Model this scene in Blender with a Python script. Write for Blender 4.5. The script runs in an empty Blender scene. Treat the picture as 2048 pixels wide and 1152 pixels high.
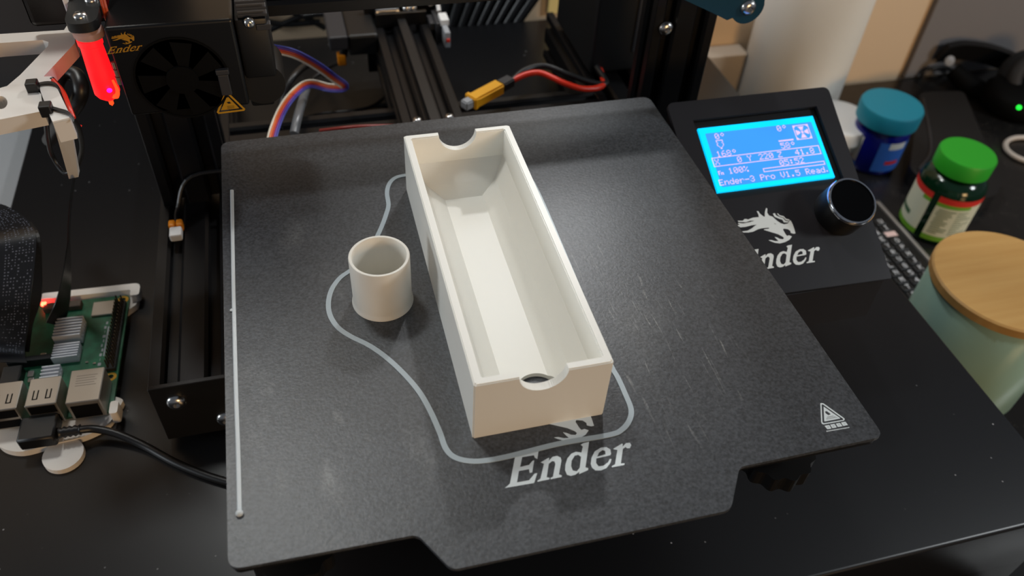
import bpy, bmesh, math, random
from mathutils import Vector, Matrix
from mathutils.geometry import tessellate_polygon
random.seed(7)
SC = bpy.context.scene
COL = SC.collection
S = 0.001                      # everything below is written in millimetres
PI = math.pi

# ------------------------------------------------------------------ camera, world, lights, exposure
FPX = 1625.875
CAM = Vector((45.3750, -131.9759, 246.0404))
ROT = Matrix(((0.9670253, -0.2499671, 0.0487696), (-0.1436314, -0.6934131, -0.7060795), (0.2103141, 0.6757919, -0.7064512)))
cd = bpy.data.cameras.new('camera')
cam = bpy.data.objects.new('camera', cd); COL.objects.link(cam)
m3 = ROT.transposed() @ Matrix(((1, 0, 0), (0, -1, 0), (0, 0, -1)))
cam.matrix_world = Matrix.Translation(CAM * S) @ m3.to_4x4()
cd.sensor_fit = 'HORIZONTAL'; cd.sensor_width = 36; cd.lens = FPX / 2048 * 36
cd.clip_start = 0.005; cd.clip_end = 20
cd.dof.use_dof = True; cd.dof.focus_distance = 0.345; cd.dof.aperture_fstop = 11
SC.camera = cam
SC.view_settings.view_transform = 'Standard'
try: SC.view_settings.look = 'None'
except Exception: pass
SC.view_settings.gamma = 1; SC.view_settings.use_curve_mapping = False
SC.view_settings.exposure = 0.0
w = bpy.data.worlds.new('room'); SC.world = w; w.use_nodes = True
w.node_tree.nodes['Background'].inputs[0].default_value = (0.80, 0.90, 1.06, 1)
w.node_tree.nodes['Background'].inputs[1].default_value = 0.12

def area(name, loc, target, size, power, color):
    l = bpy.data.lights.new(name, 'AREA'); l.shape = 'SQUARE'; l.size = size * S
    l.energy = power; l.color = color
    o = bpy.data.objects.new(name, l); COL.objects.link(o); o.location = Vector(loc) * S
    d = (Vector(target) - Vector(loc)).normalized()
    o.rotation_euler = d.to_track_quat('-Z', 'Y').to_euler()
    return o
area('ceiling_lamp', (-105, 505, 830), (118, 118, 0), 120, 2.95, (0.97, 1.0, 0.985))
area('counter_lamp', (290, 535, 450), (100, 100, 0), 24, 0.85, (0.97, 0.985, 1.0))
area('counter_fill', (1150, -250, 500), (500, 200, -150), 180, 4.0, (0.93, 0.98, 1.0))  # added fill, brightens the things on the counter
area('sheen_light', (330, 535, 300), (170, 170, 0), 150, 0.75, (0.9, 0.96, 1.0))  # added unseen light, gives the rear of the sheet its sheen
area('left_fill', (-1500, 60, 330), (60, 118, 0), 500, 7.6, (0.88, 0.95, 1.0))  # added fill from the left, lifts the left-facing sides
area('room_lamp', (900, -2900, 560), (110, 60, 10), 700, 27.0, (1.0, 0.62, 0.27))

# ------------------------------------------------------------------ helpers
def ray(u, v):
    return ROT.transposed() @ Vector(((u - 1024) / FPX, (v - 576) / FPX, 1.0))
def onz(u, v, z):
    d = ray(u, v); return CAM + d * ((z - CAM.z) / d.z)
def ony(u, v, y):
    d = ray(u, v); return CAM + d * ((y - CAM.y) / d.y)
def lin(c):
    c = c / 255.0
    return c / 12.92 if c <= 0.04045 else ((c + 0.055) / 1.055) ** 2.4
def rgb(c): return (lin(c[0]), lin(c[1]), lin(c[2]), 1)

def mat(name, c, rough=0.5, metal=0.0, spec=0.5, bump=None, var=None, emit=None, strength=0, trans=0, alpha=1, sss=0, coat=0, ior=None):
    m = bpy.data.materials.new(name); m.use_nodes = True
    nt = m.node_tree; b = nt.nodes['Principled BSDF']
    b.inputs['Base Color'].default_value = rgb(c)
    b.inputs['Roughness'].default_value = rough; b.inputs['Metallic'].default_value = metal
    b.inputs['Specular IOR Level'].default_value = spec
    if trans: b.inputs['Transmission Weight'].default_value = trans
    if ior: b.inputs['IOR'].default_value = ior
    if coat: b.inputs['Coat Weight'].default_value = coat
    if alpha < 1: b.inputs['Alpha'].default_value = alpha
    if sss:
        b.inputs['Subsurface Weight'].default_value = sss
        b.inputs['Subsurface Radius'].default_value = (1, 1, 1); b.inputs['Subsurface Scale'].default_value = 0.001
    if emit:
        b.inputs['Emission Color'].default_value = rgb(emit); b.inputs['Emission Strength'].default_value = strength
    tc = nt.nodes.new('ShaderNodeTexCoord')
    if var:                                     # (second colour, scale, low, high)
        c2, sc, lo, hi = var
        n = nt.nodes.new('ShaderNodeTexNoise'); n.inputs['Scale'].default_value = sc; n.inputs['Detail'].default_value = 6
        r = nt.nodes.new('ShaderNodeMapRange'); r.inputs[1].default_value = lo; r.inputs[2].default_value = hi
        mx = nt.nodes.new('ShaderNodeMix'); mx.data_type = 'RGBA'
        mx.inputs['A'].default_value = rgb(c); mx.inputs['B'].default_value = rgb(c2)
        nt.links.new(tc.outputs['Object'], n.inputs['Vector']); nt.links.new(n.outputs['Fac'], r.inputs[0])
        nt.links.new(r.outputs[0], mx.inputs['Factor']); nt.links.new(mx.outputs['Result'], b.inputs['Base Color'])
    if bump:                                    # (scale, strength, distance mm)
        n = nt.nodes.new('ShaderNodeTexNoise'); n.inputs['Scale'].default_value = bump[0]; n.inputs['Detail'].default_value = 3
        bp = nt.nodes.new('ShaderNodeBump'); bp.inputs['Strength'].default_value = bump[1]; bp.inputs['Distance'].default_value = bump[2] * S
        nt.links.new(tc.outputs['Object'], n.inputs['Vector']); nt.links.new(n.outputs['Fac'], bp.inputs['Height'])
        nt.links.new(bp.outputs['Normal'], b.inputs['Normal'])
    return m

class G:                                        # a bmesh in millimetres
    def __init__(s): s.b = bmesh.new()
    def box(s, a, b, bev=0, seg=2, rot=None, piv=None):
        bm = bmesh.new(); bmesh.ops.create_cube(bm, size=1)
        sx, sy, sz = (abs(b[i] - a[i]) for i in range(3)); c = Vector([(a[i] + b[i]) / 2 for i in range(3)])
        bmesh.ops.scale(bm, vec=(sx, sy, sz), verts=bm.verts)
        if bev: bmesh.ops.bevel(bm, geom=bm.edges[:], offset=bev, segments=seg, affect='EDGES', profile=0.5)
        bmesh.ops.translate(bm, vec=c, verts=bm.verts)
        if rot is not None:
            p = Vector(piv) if piv is not None else c
            bmesh.ops.rotate(bm, cent=p, matrix=rot, verts=bm.verts)
        s.add(bm); return s
    def add(s, bm):
        me = bpy.data.meshes.new('t'); bm.to_mesh(me); bm.free(); s.b.from_mesh(me); bpy.data.meshes.remove(me)
    def lathe(s, prof, c=(0, 0, 0), n=40, axis=(0, 0, 1), close=True):   # prof: (r, z) list
        bm = bmesh.new(); rings = []
        for r, z in prof:
            rings.append([bm.verts.new((r * math.cos(2 * PI * i / n), r * math.sin(2 * PI * i / n), z)) for i in range(n)])
        for a, b in zip(rings, rings[1:]):
            for i in range(n): bm.faces.new((a[i], a[(i + 1) % n], b[(i + 1) % n], b[i]))
        if close:
            for k, rg in ((0, rings[0]), (1, rings[-1])):
                if prof[0 if k == 0 else -1][0] > 1e-6: bm.faces.new(rg if k else rg[::-1])
        bmesh.ops.remove_doubles(bm, verts=bm.verts, dist=1e-5)
        q = Vector((0, 0, 1)).rotation_difference(Vector(axis).normalized())
        bmesh.ops.rotate(bm, cent=(0, 0, 0), matrix=q.to_matrix(), verts=bm.verts)
        bmesh.ops.translate(bm, vec=c, verts=bm.verts)
        bmesh.ops.recalc_face_normals(bm, faces=bm.faces)
        s.add(bm); return s
    def cyl(s, c, r, h, axis=(0, 0, 1), n=24, r2=None, bev=0):
        r2 = r if r2 is None else r2
        p = [(r, 0), (r2, h)] if not bev else [(r - bev, 0), (r, bev), (r2, h - bev), (r2 - bev, h)]
        return s.lathe(p, c, n, axis)
    def prism(s, pts, z0, z1, bev=0, frame=None, holes=()):   # pts: 2D outline; frame(x,y,z)->3D
        bm = bmesh.new(); f = frame or (lambda x, y, z: (x, y, z))
        loops = [list(pts)] + [list(h) for h in holes]
        tri = tessellate_polygon([[Vector((p[0], p[1], 0)) for p in l] for l in loops])
        flat = [p for l in loops for p in l]
        lo = [bm.verts.new(f(p[0], p[1], z0)) for p in flat]; hi = [bm.verts.new(f(p[0], p[1], z1)) for p in flat]
        for t in tri:
            for vs in ([hi[i] for i in t], [lo[i] for i in reversed(t)]):
                try: bm.faces.new(vs)
                except ValueError: pass
        k = 0
        for l in loops:
            n = len(l)
            for i in range(n):
                a, b = k + i, k + (i + 1) % n
                try: bm.faces.new((lo[a], lo[b], hi[b], hi[a]))
                except ValueError: pass
            k += n
        bmesh.ops.recalc_face_normals(bm, faces=bm.faces)
        s.add(bm); return s
    def flat(s, pts, f, holes=()):                              # filled 2D outline mapped by f(x,y)->3D
        loops = [list(pts)] + [list(h) for h in holes]
        tri = tessellate_polygon([[Vector((p[0], p[1], 0)) for p in l] for l in loops])
        vs = [s.b.verts.new(f(*p)) for l in loops for p in l]
        for t in tri:
            try: s.b.faces.new([vs[i] for i in t])
            except ValueError: pass
        return s
    def tube(s, path, r, n=10, sub=6, caps=True):
        P = smooth(path, sub); bm = bmesh.new(); rings = []; up = Vector((0, 0, 1)); prev = None
        for i, p in enumerate(P):
            t = (P[min(i + 1, len(P) - 1)] - P[max(i - 1, 0)]).normalized()
            if prev is None:
                a = t.cross(up)
                if a.length < 1e-3: a = t.cross(Vector((1, 0, 0)))
                a.normalize()
            else:
                a = prev - t * prev.dot(t); a.normalize()
            prev = a; b = t.cross(a)
            rr = r if not callable(r) else r(i / (len(P) - 1))
            rings.append([bm.verts.new(p + a * math.cos(2 * PI * k / n) * rr + b * math.sin(2 * PI * k / n) * rr) for k in range(n)])
        for A, B in zip(rings, rings[1:]):
            for k in range(n): bm.faces.new((A[k], A[(k + 1) % n], B[(k + 1) % n], B[k]))
        if caps: bm.faces.new(rings[0][::-1]); bm.faces.new(rings[-1])
        bmesh.ops.recalc_face_normals(bm, faces=bm.faces)
        s.add(bm); return s
    def strip(s, left, right, th, sub=6):                       # a flat band between two edge paths
        L = smooth(left, sub); Rr = smooth(right, sub); bm = bmesh.new(); rows = []
        for i in range(len(L)):
            j, k = max(i - 1, 0), min(i + 1, len(L) - 1)
            n = (L[k] - L[j] + Rr[k] - Rr[j]).cross(Rr[i] - L[i]).normalized() * th / 2
            rows.append([bm.verts.new(q) for q in (L[i] + n, Rr[i] + n, Rr[i] - n, L[i] - n)])
        for A, B in zip(rows, rows[1:]):
            for k in range(4): bm.faces.new((A[k], A[(k + 1) % 4], B[(k + 1) % 4], B[k]))
        bm.faces.new(rows[0][::-1]); bm.faces.new(rows[-1])
        bmesh.ops.recalc_face_normals(bm, faces=bm.faces)
        s.add(bm); return s
    def patch(s, c, r, z0, z1, a0, a1, n=14, r1=None):           # a curved label on a cylinder
        r1 = r if r1 is None else r1
        A = []
        for i in range(n + 1):
            a = math.radians(a0 + (a1 - a0) * i / n)
            A.append((s.b.verts.new((c[0] + r * math.cos(a), c[1] + r * math.sin(a), z0)), s.b.verts.new((c[0] + r1 * math.cos(a), c[1] + r1 * math.sin(a), z1))))
        for p, q in zip(A, A[1:]): s.b.faces.new((p[0], q[0], q[1], p[1]))
        return s

def smooth(path, sub):
    P = [Vector(p) for p in path]
    if sub <= 1 or len(P) < 3: return P
    out = []
    for i in range(len(P) - 1):
        a, b = P[i], P[i + 1]; p0 = P[i - 1] if i else a * 2 - b; p3 = P[i + 2] if i + 2 < len(P) else b * 2 - a
        for k in range(sub):
            t = k / sub
            out.append(0.5 * ((2 * a) + (b - p0) * t + (2 * p0 - 5 * a + 4 * b - p3) * t * t + (3 * a - p0 - 3 * b + p3) * t ** 3))
    out.append(P[-1]); return out

ORG = {}
def thing(name, label, cat, loc=(0, 0, 0), group=None):
    o = bpy.data.objects.new(name, None); COL.objects.link(o); o.location = Vector(loc) * S
    o.empty_display_size = 0.01
    o['label'] = label; o['category'] = cat
    if group: o['group'] = group
    ORG[o.name] = Vector(loc); return o
def obj(name, g, m, parent=None, label=None, smooth_=None, kind=None, loc=None):
    org = ORG[parent.name] if parent is not None else Vector(loc or (0, 0, 0))
    bmesh.ops.translate(g.b, vec=-org, verts=g.b.verts); bmesh.ops.scale(g.b, vec=(S, S, S), verts=g.b.verts)
    me = bpy.data.meshes.new(name); g.b.to_mesh(me); g.b.free(); me.materials.append(m)
    o = bpy.data.objects.new(name, me); COL.objects.link(o)
    if parent is not None: o.parent = parent
    else: o.location = org * S
    ORG[o.name] = org
    if label: o['label'] = label
    if kind: o['kind'] = kind
    if smooth_:
        me.shade_smooth()
        try: me.set_sharp_from_angle(angle=math.radians(smooth_))
        except Exception: pass
    return o
def tag(o, label, cat, group=None):
    o['label'] = label; o['category'] = cat
    if group: o['group'] = group
    return o
def arc(c, r, a0, a1, n=8): return [(c[0] + r * math.cos(math.radians(a0 + (a1 - a0) * i / n)), c[1] + r * math.sin(math.radians(a0 + (a1 - a0) * i / n))) for i in range(n + 1)]
def roundpoly(pts, r, n=5):
    out = []; N = len(pts)
    for i in range(N):
        p = Vector(pts[i]).to_2d(); a = Vector(pts[i - 1]).to_2d(); b = Vector(pts[(i + 1) % N]).to_2d()
        rr = r[i] if isinstance(r, (list, tuple)) else r
        if rr <= 0: out.append(tuple(p)); continue
        p0 = p + (a - p).normalized() * min(rr, (a - p).length * .48); p1 = p + (b - p).normalized() * min(rr, (b - p).length * .48)
        for k in range(n + 1):
            t = k / n; out.append(tuple(p0 * (1 - t) ** 2 + p * 2 * t * (1 - t) + p1 * t * t))
    return out
def profile(wd, hd):                             # aluminium V-slot section, corner at (0,0)
    def side(L):
        o = [(0.4, 0)]
        for k in range(int(L // 20)):
            c = 10 + 20 * k
            o += [(c - 4.6, 0), (c - 3, 1.8), (c - 5.2, 2.4), (c - 2.8, 6), (c + 2.8, 6), (c + 5.2, 2.4), (c + 3, 1.8), (c + 4.6, 0)]
        return o + [(L - 0.4, 0)]
    P = [(a, d) for a, d in side(wd)] + [(wd - d, a) for a, d in side(hd)]
    P += [(wd - a, hd - d) for a, d in side(wd)] + [(d, hd - a) for a, d in side(hd)]
    return P
def screw(g, c, r=4.75, axis=(0, 0, 1), h=2.6):  # button head with hex socket
    return g.lathe([(r, 0), (r, 0.5), (r * .86, h * .62), (r * .6, h * .93), (r * .36, h), (r * .36, h - 1.3), (0, h - 1.3)], c, 20, axis)

# ------------------------------------------------------------------ materials
def mat_sheet():
    m = mat('textured_magnetic_sheet', (56, 56, 59), 0.40, spec=0.5)
    nt = m.node_tree; b = nt.nodes['Principled BSDF']; L = nt.links
    tc = nt.nodes.new('ShaderNodeTexCoord')
    fine = nt.nodes.new('ShaderNodeTexNoise'); fine.inputs['Scale'].default_value = 900; fine.inputs['Detail'].default_value = 4
    L.new(tc.outputs['Object'], fine.inputs['Vector'])
    grain = nt.nodes.new('ShaderNodeMapRange'); grain.inputs[1].default_value = .3; grain.inputs[2].default_value = .72; grain.inputs[3].default_value = .55; grain.inputs[4].default_value = 1.5
    L.new(fine.outputs['Fac'], grain.inputs[0])
    # scuffs: worn pale patches, mostly on the left half of the sheet
    mp = nt.nodes.new('ShaderNodeMapping'); mp.inputs['Scale'].default_value = (22, 13, 10); mp.inputs['Rotation'].default_value = (0, 0, .12); mp.inputs['Location'].default_value = (.37, .2, 0)
    L.new(tc.outputs['Object'], mp.inputs['Vector'])
    n2 = nt.nodes.new('ShaderNodeTexNoise'); n2.inputs['Scale'].default_value = 1; n2.inputs['Detail'].default_value = 8; n2.inputs['Roughness'].default_value = .62
    L.new(mp.outputs[0], n2.inputs['Vector'])
    r2 = nt.nodes.new('ShaderNodeMapRange'); r2.inputs[1].default_value = .5; r2.inputs[2].default_value = .78; L.new(n2.outputs['Fac'], r2.inputs[0])
    def spot(cx, cy, rx, ry, rot=0):
        mm = nt.nodes.new('ShaderNodeMapping'); mm.vector_type = 'TEXTURE'
        mm.inputs['Location'].default_value = ((cx - 118) * S, (cy - 118) * S, 0); mm.inputs['Scale'].default_value = (rx * S, ry * S, 1); mm.inputs['Rotation'].default_value = (0, 0, rot)
        L.new(tc.outputs['Object'], mm.inputs['Vector'])
        g = nt.nodes.new('ShaderNodeTexGradient'); g.gradient_type = 'SPHERICAL'; L.new(mm.outputs[0], g.inputs['Vector']); return g.outputs['Fac']
    def add(a, c):
        q = nt.nodes.new('ShaderNodeMath'); q.operation = 'ADD'; L.new(a, q.inputs[0]); L.new(c, q.inputs[1]); return q.outputs[0]
    def mul(a, c):
        q = nt.nodes.new('ShaderNodeMath'); q.operation = 'MULTIPLY'; L.new(a, q.inputs[0])
        if isinstance(c, (int, float)): q.inputs[1].default_value = c
        else: L.new(c, q.inputs[1])
        return q.outputs[0]
    s = add(spot(40, 58, 15, 40, -.1), spot(45, 26, 13, 24)); s = add(s, mul(spot(24, 40, 16, 26), .7)); s = add(s, mul(spot(46, 88, 12, 30), .8)); s = add(s, mul(spot(68, 24, 26, 22), .6)); s = add(s, mul(spot(33, 150, 10, 20), .5)); s = add(s, mul(spot(30, 60, 44, 90), .5)); s = add(s, mul(spot(165, 70, 30, 60, .2), .15))
    sc = nt.nodes.new('ShaderNodeMath'); sc.operation = 'MULTIPLY'; sc.use_clamp = True
    L.new(mul(s, r2.outputs[0]), sc.inputs[0]); sc.inputs[1].default_value = 1.0
    # fine scratches on the right half
    mp3 = nt.nodes.new('ShaderNodeMapping'); mp3.inputs['Scale'].default_value = (560, 40, 1); mp3.inputs['Rotation'].default_value = (0, 0, .18)
    L.new(tc.outputs['Object'], mp3.inputs['Vector'])
    n3 = nt.nodes.new('ShaderNodeTexNoise'); n3.inputs['Scale'].default_value = 1; n3.inputs['Detail'].default_value = 5; n3.inputs['Distortion'].default_value = .8
    L.new(mp3.outputs[0], n3.inputs['Vector'])
    r3 = nt.nodes.new('ShaderNodeMapRange'); r3.inputs[1].default_value = .61; r3.inputs[2].default_value = .74; L.new(n3.outputs['Fac'], r3.inputs[0])
    scr = mul(r3.outputs[0], add(mul(spot(160, 75, 26, 80, .1), 2.0), mul(spot(185, 70, 22, 60, .1), 2.0)))
    tot = nt.nodes.new('ShaderNodeMath'); tot.operation = 'ADD'; tot.use_clamp = True; L.new(mul(sc.outputs[0], .62), tot.inputs[0]); L.new(mul(scr, .2), tot.inputs[1])
    mx = nt.nodes.new('ShaderNodeMix'); mx.data_type = 'RGBA'; mx.inputs['A'].default_value = rgb((62, 65, 69)); mx.inputs['B'].default_value = rgb((205, 205, 200))
    L.new(tot.outputs[0], mx.inputs['Factor'])
    vm = nt.nodes.new('ShaderNodeVectorMath'); vm.operation = 'SCALE'; L.new(mx.outputs['Result'], vm.inputs[0]); L.new(grain.outputs[0], vm.inputs['Scale'])
    L.new(vm.outputs[0], b.inputs['Base Color'])
    bp = nt.nodes.new('ShaderNodeBump'); bp.inputs['Strength'].default_value = .32; bp.inputs['Distance'].default_value = .25 * S
    L.new(fine.outputs['Fac'], bp.inputs['Height']); L.new(bp.outputs['Normal'], b.inputs['Normal'])
    return m
def mat_pla(name, c, period=0.32, rough=.38):
    m = mat(name, c, rough, spec=.5)
    nt = m.node_tree; L = nt.links; b = nt.nodes['Principled BSDF']
    tc = nt.nodes.new('ShaderNodeTexCoord'); wv = nt.nodes.new('ShaderNodeTexWave'); wv.bands_direction = 'Z'; wv.inputs['Scale'].default_value = 2 * PI / (20 * period * S) * 1.0
    wv.inputs['Distortion'].default_value = .3
    L.new(tc.outputs['Object'], wv.inputs['Vector'])
    bp = nt.nodes.new('ShaderNodeBump'); bp.inputs['Strength'].default_value = .22; bp.inputs['Distance'].default_value = .12 * S
    L.new(wv.outputs['Fac'], bp.inputs['Height']); L.new(bp.outputs['Normal'], b.inputs['Normal'])
    return m
def mat_specks(name, c, c2, scale, thr, rough, big=None):
    m = mat(name, c, rough)
    nt = m.node_tree; L = nt.links; b = nt.nodes['Principled BSDF']
    tc = nt.nodes.new('ShaderNodeTexCoord'); v = nt.nodes.new('ShaderNodeTexVoronoi'); v.voronoi_dimensions = '2D'; v.inputs['Scale'].default_value = scale
    L.new(tc.outputs['Object'], v.inputs['Vector'])
    r = nt.nodes.new('ShaderNodeMapRange'); r.inputs[1].default_value = thr; r.inputs[2].default_value = thr * .5; L.new(v.outputs['Distance'], r.inputs[0])
    n = nt.nodes.new('ShaderNodeTexNoise'); n.inputs['Scale'].default_value = scale * .3; L.new(tc.outputs['Object'], n.inputs['Vector'])
    r2 = nt.nodes.new('ShaderNodeMapRange'); r2.inputs[1].default_value = .5; r2.inputs[2].default_value = .66; L.new(n.outputs['Fac'], r2.inputs[0])
    q = nt.nodes.new('ShaderNodeMath'); q.operation = 'MULTIPLY'; L.new(r.outputs[0], q.inputs[0]); L.new(r2.outputs[0], q.inputs[1])
    mx = nt.nodes.new('ShaderNodeMix'); mx.data_type = 'RGBA'; mx.inputs['A'].default_value = rgb(c); mx.inputs['B'].default_value = rgb(c2)
    L.new(q.outputs[0], mx.inputs['Factor']); L.new(mx.outputs['Result'], b.inputs['Base Color'])
    return m
def mat_wood():
    m = mat('bamboo', (196, 152, 88), .45)
    nt = m.node_tree; L = nt.links; b = nt.nodes['Principled BSDF']
    tc = nt.nodes.new('ShaderNodeTexCoord'); mp = nt.nodes.new('ShaderNodeMapping'); mp.inputs['Scale'].default_value = (12, 160, 12); mp.inputs['Rotation'].default_value = (0, 0, .1)
    L.new(tc.outputs['Object'], mp.inputs['Vector'])
    n = nt.nodes.new('ShaderNodeTexNoise'); n.inputs['Scale'].default_value = 1; n.inputs['Detail'].default_value = 5; L.new(mp.outputs[0], n.inputs['Vector'])
    mx = nt.nodes.new('ShaderNodeMix'); mx.data_type = 'RGBA'; mx.inputs['A'].default_value = rgb((206, 166, 104)); mx.inputs['B'].default_value = rgb((180, 134, 72))
    L.new(n.outputs['Fac'], mx.inputs['Factor']); L.new(mx.outputs['Result'], b.inputs['Base Color']); return m

M = dict(
 sheet=mat_sheet(), pla=mat_pla('white_filament_print', (238, 236, 228)), pla_arm=mat('white_printed_plastic', (226, 220, 212), .5, bump=(300, .1, .2)),
 skirt=mat('flattened_filament', (170, 182, 188), .35), logo=mat('pale_grey_print', (222, 230, 232), .6),
 gold=mat('gold_print', (170, 120, 18), .5), table=mat_specks('black_brown_foil', (13, 13, 15), (170, 170, 172), 42, .024, .36),
 alu=mat('black_anodised_aluminium', (17, 17, 19), .36, .3, bump=(400, .08, .1)), black=mat('black_plastic', (12, 12, 13), .45, bump=(500, .1, .1)),
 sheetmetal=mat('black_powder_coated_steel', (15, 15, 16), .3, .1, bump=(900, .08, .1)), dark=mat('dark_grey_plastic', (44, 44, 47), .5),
 steel=mat('polished_steel', (200, 198, 195), .25, 1.0), chrome=mat('chrome', (225, 225, 228), .12, 1.0), grey=mat('light_grey_plastic', (150, 152, 156), .5),
 rubber=mat('black_cable_rubber', (20, 20, 21), .4), red=mat('red_wire', (214, 45, 20), .35), yellow=mat('yellow_nylon', (230, 165, 30), .4),
 orange=mat('orange_nylon', (235, 140, 10), .4), white=mat('white_plastic', (225, 224, 222), .4), beige=mat('beige_rubber', (196, 186, 176), .5),
 pcb=mat('green_circuit_board', (22, 92, 62), .4, var=((16, 74, 48), 160, .4, .6)), alufin=mat('bare_aluminium', (205, 207, 212), .4, .25),
 tin=mat('tin_plated_steel', (170, 164, 155), .38, .85), gap=mat('dark_cavity', (4, 4, 4), .7, spec=.12), goldpad=mat('gold_pad', (190, 150, 60), .35, .8),
 wall=mat('warm_beige_paint', (222, 196, 164), .85, bump=(120, .1, .3)), wallgrey=mat('cool_grey_wall', (122, 118, 118), .8, bump=(120, .1, .3)),
 granite=mat_specks('black_granite', (24, 23, 23), (84, 78, 70), 300, .16, .28), floor=mat('brown_floor', (30, 19, 17), .6),
 bamboo=mat_wood(), teal=mat('teal_plastic', (20, 128, 150), .5, bump=(900, .1, .2)), green=mat('green_plastic', (42, 160, 36), .45),
 cobalt=mat('cobalt_glass', (14, 22, 130), .15, trans=.25), cobalt_label=mat('sky_blue_label', (52, 104, 190), .5), paper=mat('white_label_paper', (222, 218, 210), .6),
 greenglass=mat('dark_green_plastic', (8, 42, 24), .12, trans=.15), label=mat('cream_label_paper', (214, 218, 196), .55), redlabel=mat('red_label_ink', (212, 48, 40), .5),
 limelabel=mat('lime_label_ink', (110, 170, 50), .5), greenink=mat('green_label_ink', (70, 108, 78), .5),
 frost=mat('frosted_green_glass', (160, 196, 182), .22, trans=.06), tissue=mat('white_paper_towel', (226, 222, 214), .9, bump=(500, .3, .5)),
 cloth=mat('black_pleated_film', (34, 34, 36), .3), board=mat('dark_grey_board', (50, 49, 51), .75, bump=(700, .2, .3)), boxgrey=mat('light_grey_laminate', (168, 170, 172), .5),
 cream=mat('cream_card', (226, 196, 140), .7), key=mat('black_keycap', (20, 20, 21), .5), keyprint=mat('white_key_print', (220, 220, 222), .5), pink=mat('pale_pink_print', (226, 196, 190), .5),
 silver=mat('silver_trim', (170, 168, 166), .35, .7), ffc=mat('black_flat_flex', (24, 25, 28), .3), print=mat('white_ink', (150, 152, 156), .6),
 probe=mat('red_lit_translucent_plastic', (200, 30, 30), .4, emit=(255, 18, 26), strength=1.3),
 probetip=mat('orange_lit_plastic', (220, 60, 30), .4, emit=(255, 70, 26), strength=1.5), violet=mat('violet_led_spot', (200, 20, 200), .4, emit=(190, 20, 255), strength=1.4),
 redled=mat('red_led', (255, 60, 40), .4, emit=(255, 40, 24), strength=40), greenled=mat('green_led', (40, 255, 70), .4, emit=(20, 255, 60), strength=1.5),
 lcdblue=mat('lcd_backlight', (40, 130, 255), .3, emit=(58, 138, 255), strength=.95), lcdcyan=mat('lcd_backlight_edge', (0, 200, 255), .3, emit=(0, 196, 255), strength=1.0),
 lcdtext=mat('lcd_pixels', (190, 170, 255), .4, emit=(196, 168, 250), strength=1.0),
)

# ------------------------------------------------------------------ the setting
g = G().box((-1600, -1200, -565), (1600, 1400, -560)); o = obj('floor', g, M['floor']); o['kind'] = 'structure'
g = G().box((-1200, 552, -560), (1500, 572, 900)); o = obj('wall_back', g, M['wall']); o['kind'] = 'structure'
g = G().box((704, 545, -215), (1500, 552, 900)); o = obj('grey_wall_slab', g, M['wallgrey']); o['kind'] = 'structure'  # thin grey slab covering the right part of the wall

# small black table under the printer
TZ = -110
t = thing('side_table', 'glossy black square side table under the printer', 'table', (121, 270, -560))
obj('tabletop', G().box((-154, -5, -160), (396, 545, TZ), 2.0, 3), M['table'], t, smooth_=40)
for x in (-152, 344):
    for y in (-3, 493): obj('leg', G().box((x, y, -560), (x + 50, y + 50, -160)), M['table'], t)

# kitchen counter on the right
CZ = -215
t = thing('counter', 'black speckled granite counter along the wall, right of the side table', 'counter', (800, 150, -560))
obj('worktop', G().box((400, -420, CZ - 30), (1500, 545, CZ), 3, 2), M['granite'], t)
obj('cabinet_body', G().box((404, -400, -560), (1500, 543, CZ - 30)), mat('dark_brown_laminate', (28, 20, 18), .6), t)

# ------------------------------------------------------------------ printer
PR = thing('desktop_printer', 'black open-frame 3D printer with lit blue screen standing on the side table', 'printer', (118, 270, TZ))
BT = -65                                         # top of the base beams
def beam_y(name, x, y0, y1, ztop):
    pr = profile(40, 40); g = G().prism(pr, y0, y1, frame=lambda a, b, c: (x + a, c, ztop - 40 + b))
    return obj(name, g, M['alu'], PR)
lb = beam_y('base_beam', -46.7, 137, 470, BT)
cap = obj('end_cap', G().box((-46.7, 134.5, BT - 40), (-6.7, 137, BT + .3), .3, 1), M['black'], lb)
obj('screw', screw(G(), (-36.2, 134.5, BT - 11.5), axis=(0, -1, 0)), M['steel'], lb, smooth_=50)
obj('screw', screw(G(), (-17.0, 134.5, BT - 30.5), axis=(0, -1, 0)), M['steel'], lb, smooth_=50)
rb = beam_y('base_beam', 246, 137, 470, BT)
for x in (-46.7, 246):
    for y in (150, 450): obj('foot', G().cyl((x + 20, y, TZ), 9, BT - 40 - TZ, n=20), M['rubber'], PR)
g = G().prism(profile(40, 40), -6.7, 246, frame=lambda a, b, c: (c, 312 + a, BT - 40 + b)); obj('cross_beam', g, M['alu'], PR)
yr = obj('bed_rail', G().prism(profile(40, 40), 40, 452, frame=lambda a, b, c: (102 + a, c, -90 + b)), M['alu'], PR)
for u, v in ((835, 240), (899, 233)):
    p = onz(u, v, -48); obj('screw', screw(G(), (p.x, p.y, -50), 3.6, h=3.4), M['steel'], yr, smooth_=50)
obj('bed_carriage', G().box((70, 60, -42), (165, 180, -39), .5, 1).box((100, 40, -44), (144, 90, -39), .5), M['sheetmetal'], PR)
for x in (78, 166):
    for y in (78, 162): obj('wheel', G().cyl((x - 4 if x < 100 else x - 18, y, -58), 11.5, 9, n=24, bev=1.5), M['rubber'], PR)
obj('belt', G().box((119, 60, -46), (125, 440, -44.6)), M['rubber'], PR)
obj('idler', G().cyl((106, 447, -42), 3.6, 13, (1, 0, 0), 20).cyl((104, 447, -42), 6, 2, (1, 0, 0), 20).cyl((119, 447, -42), 6, 2, (1, 0, 0), 20), M['steel'], PR, smooth_=50)
obj('rear_bracket', G().box((103, 438, -50), (141, 441, -40), .4).box((96, 452, -95), (150, 455, -36), .4), M['sheetmetal'], PR)
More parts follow.
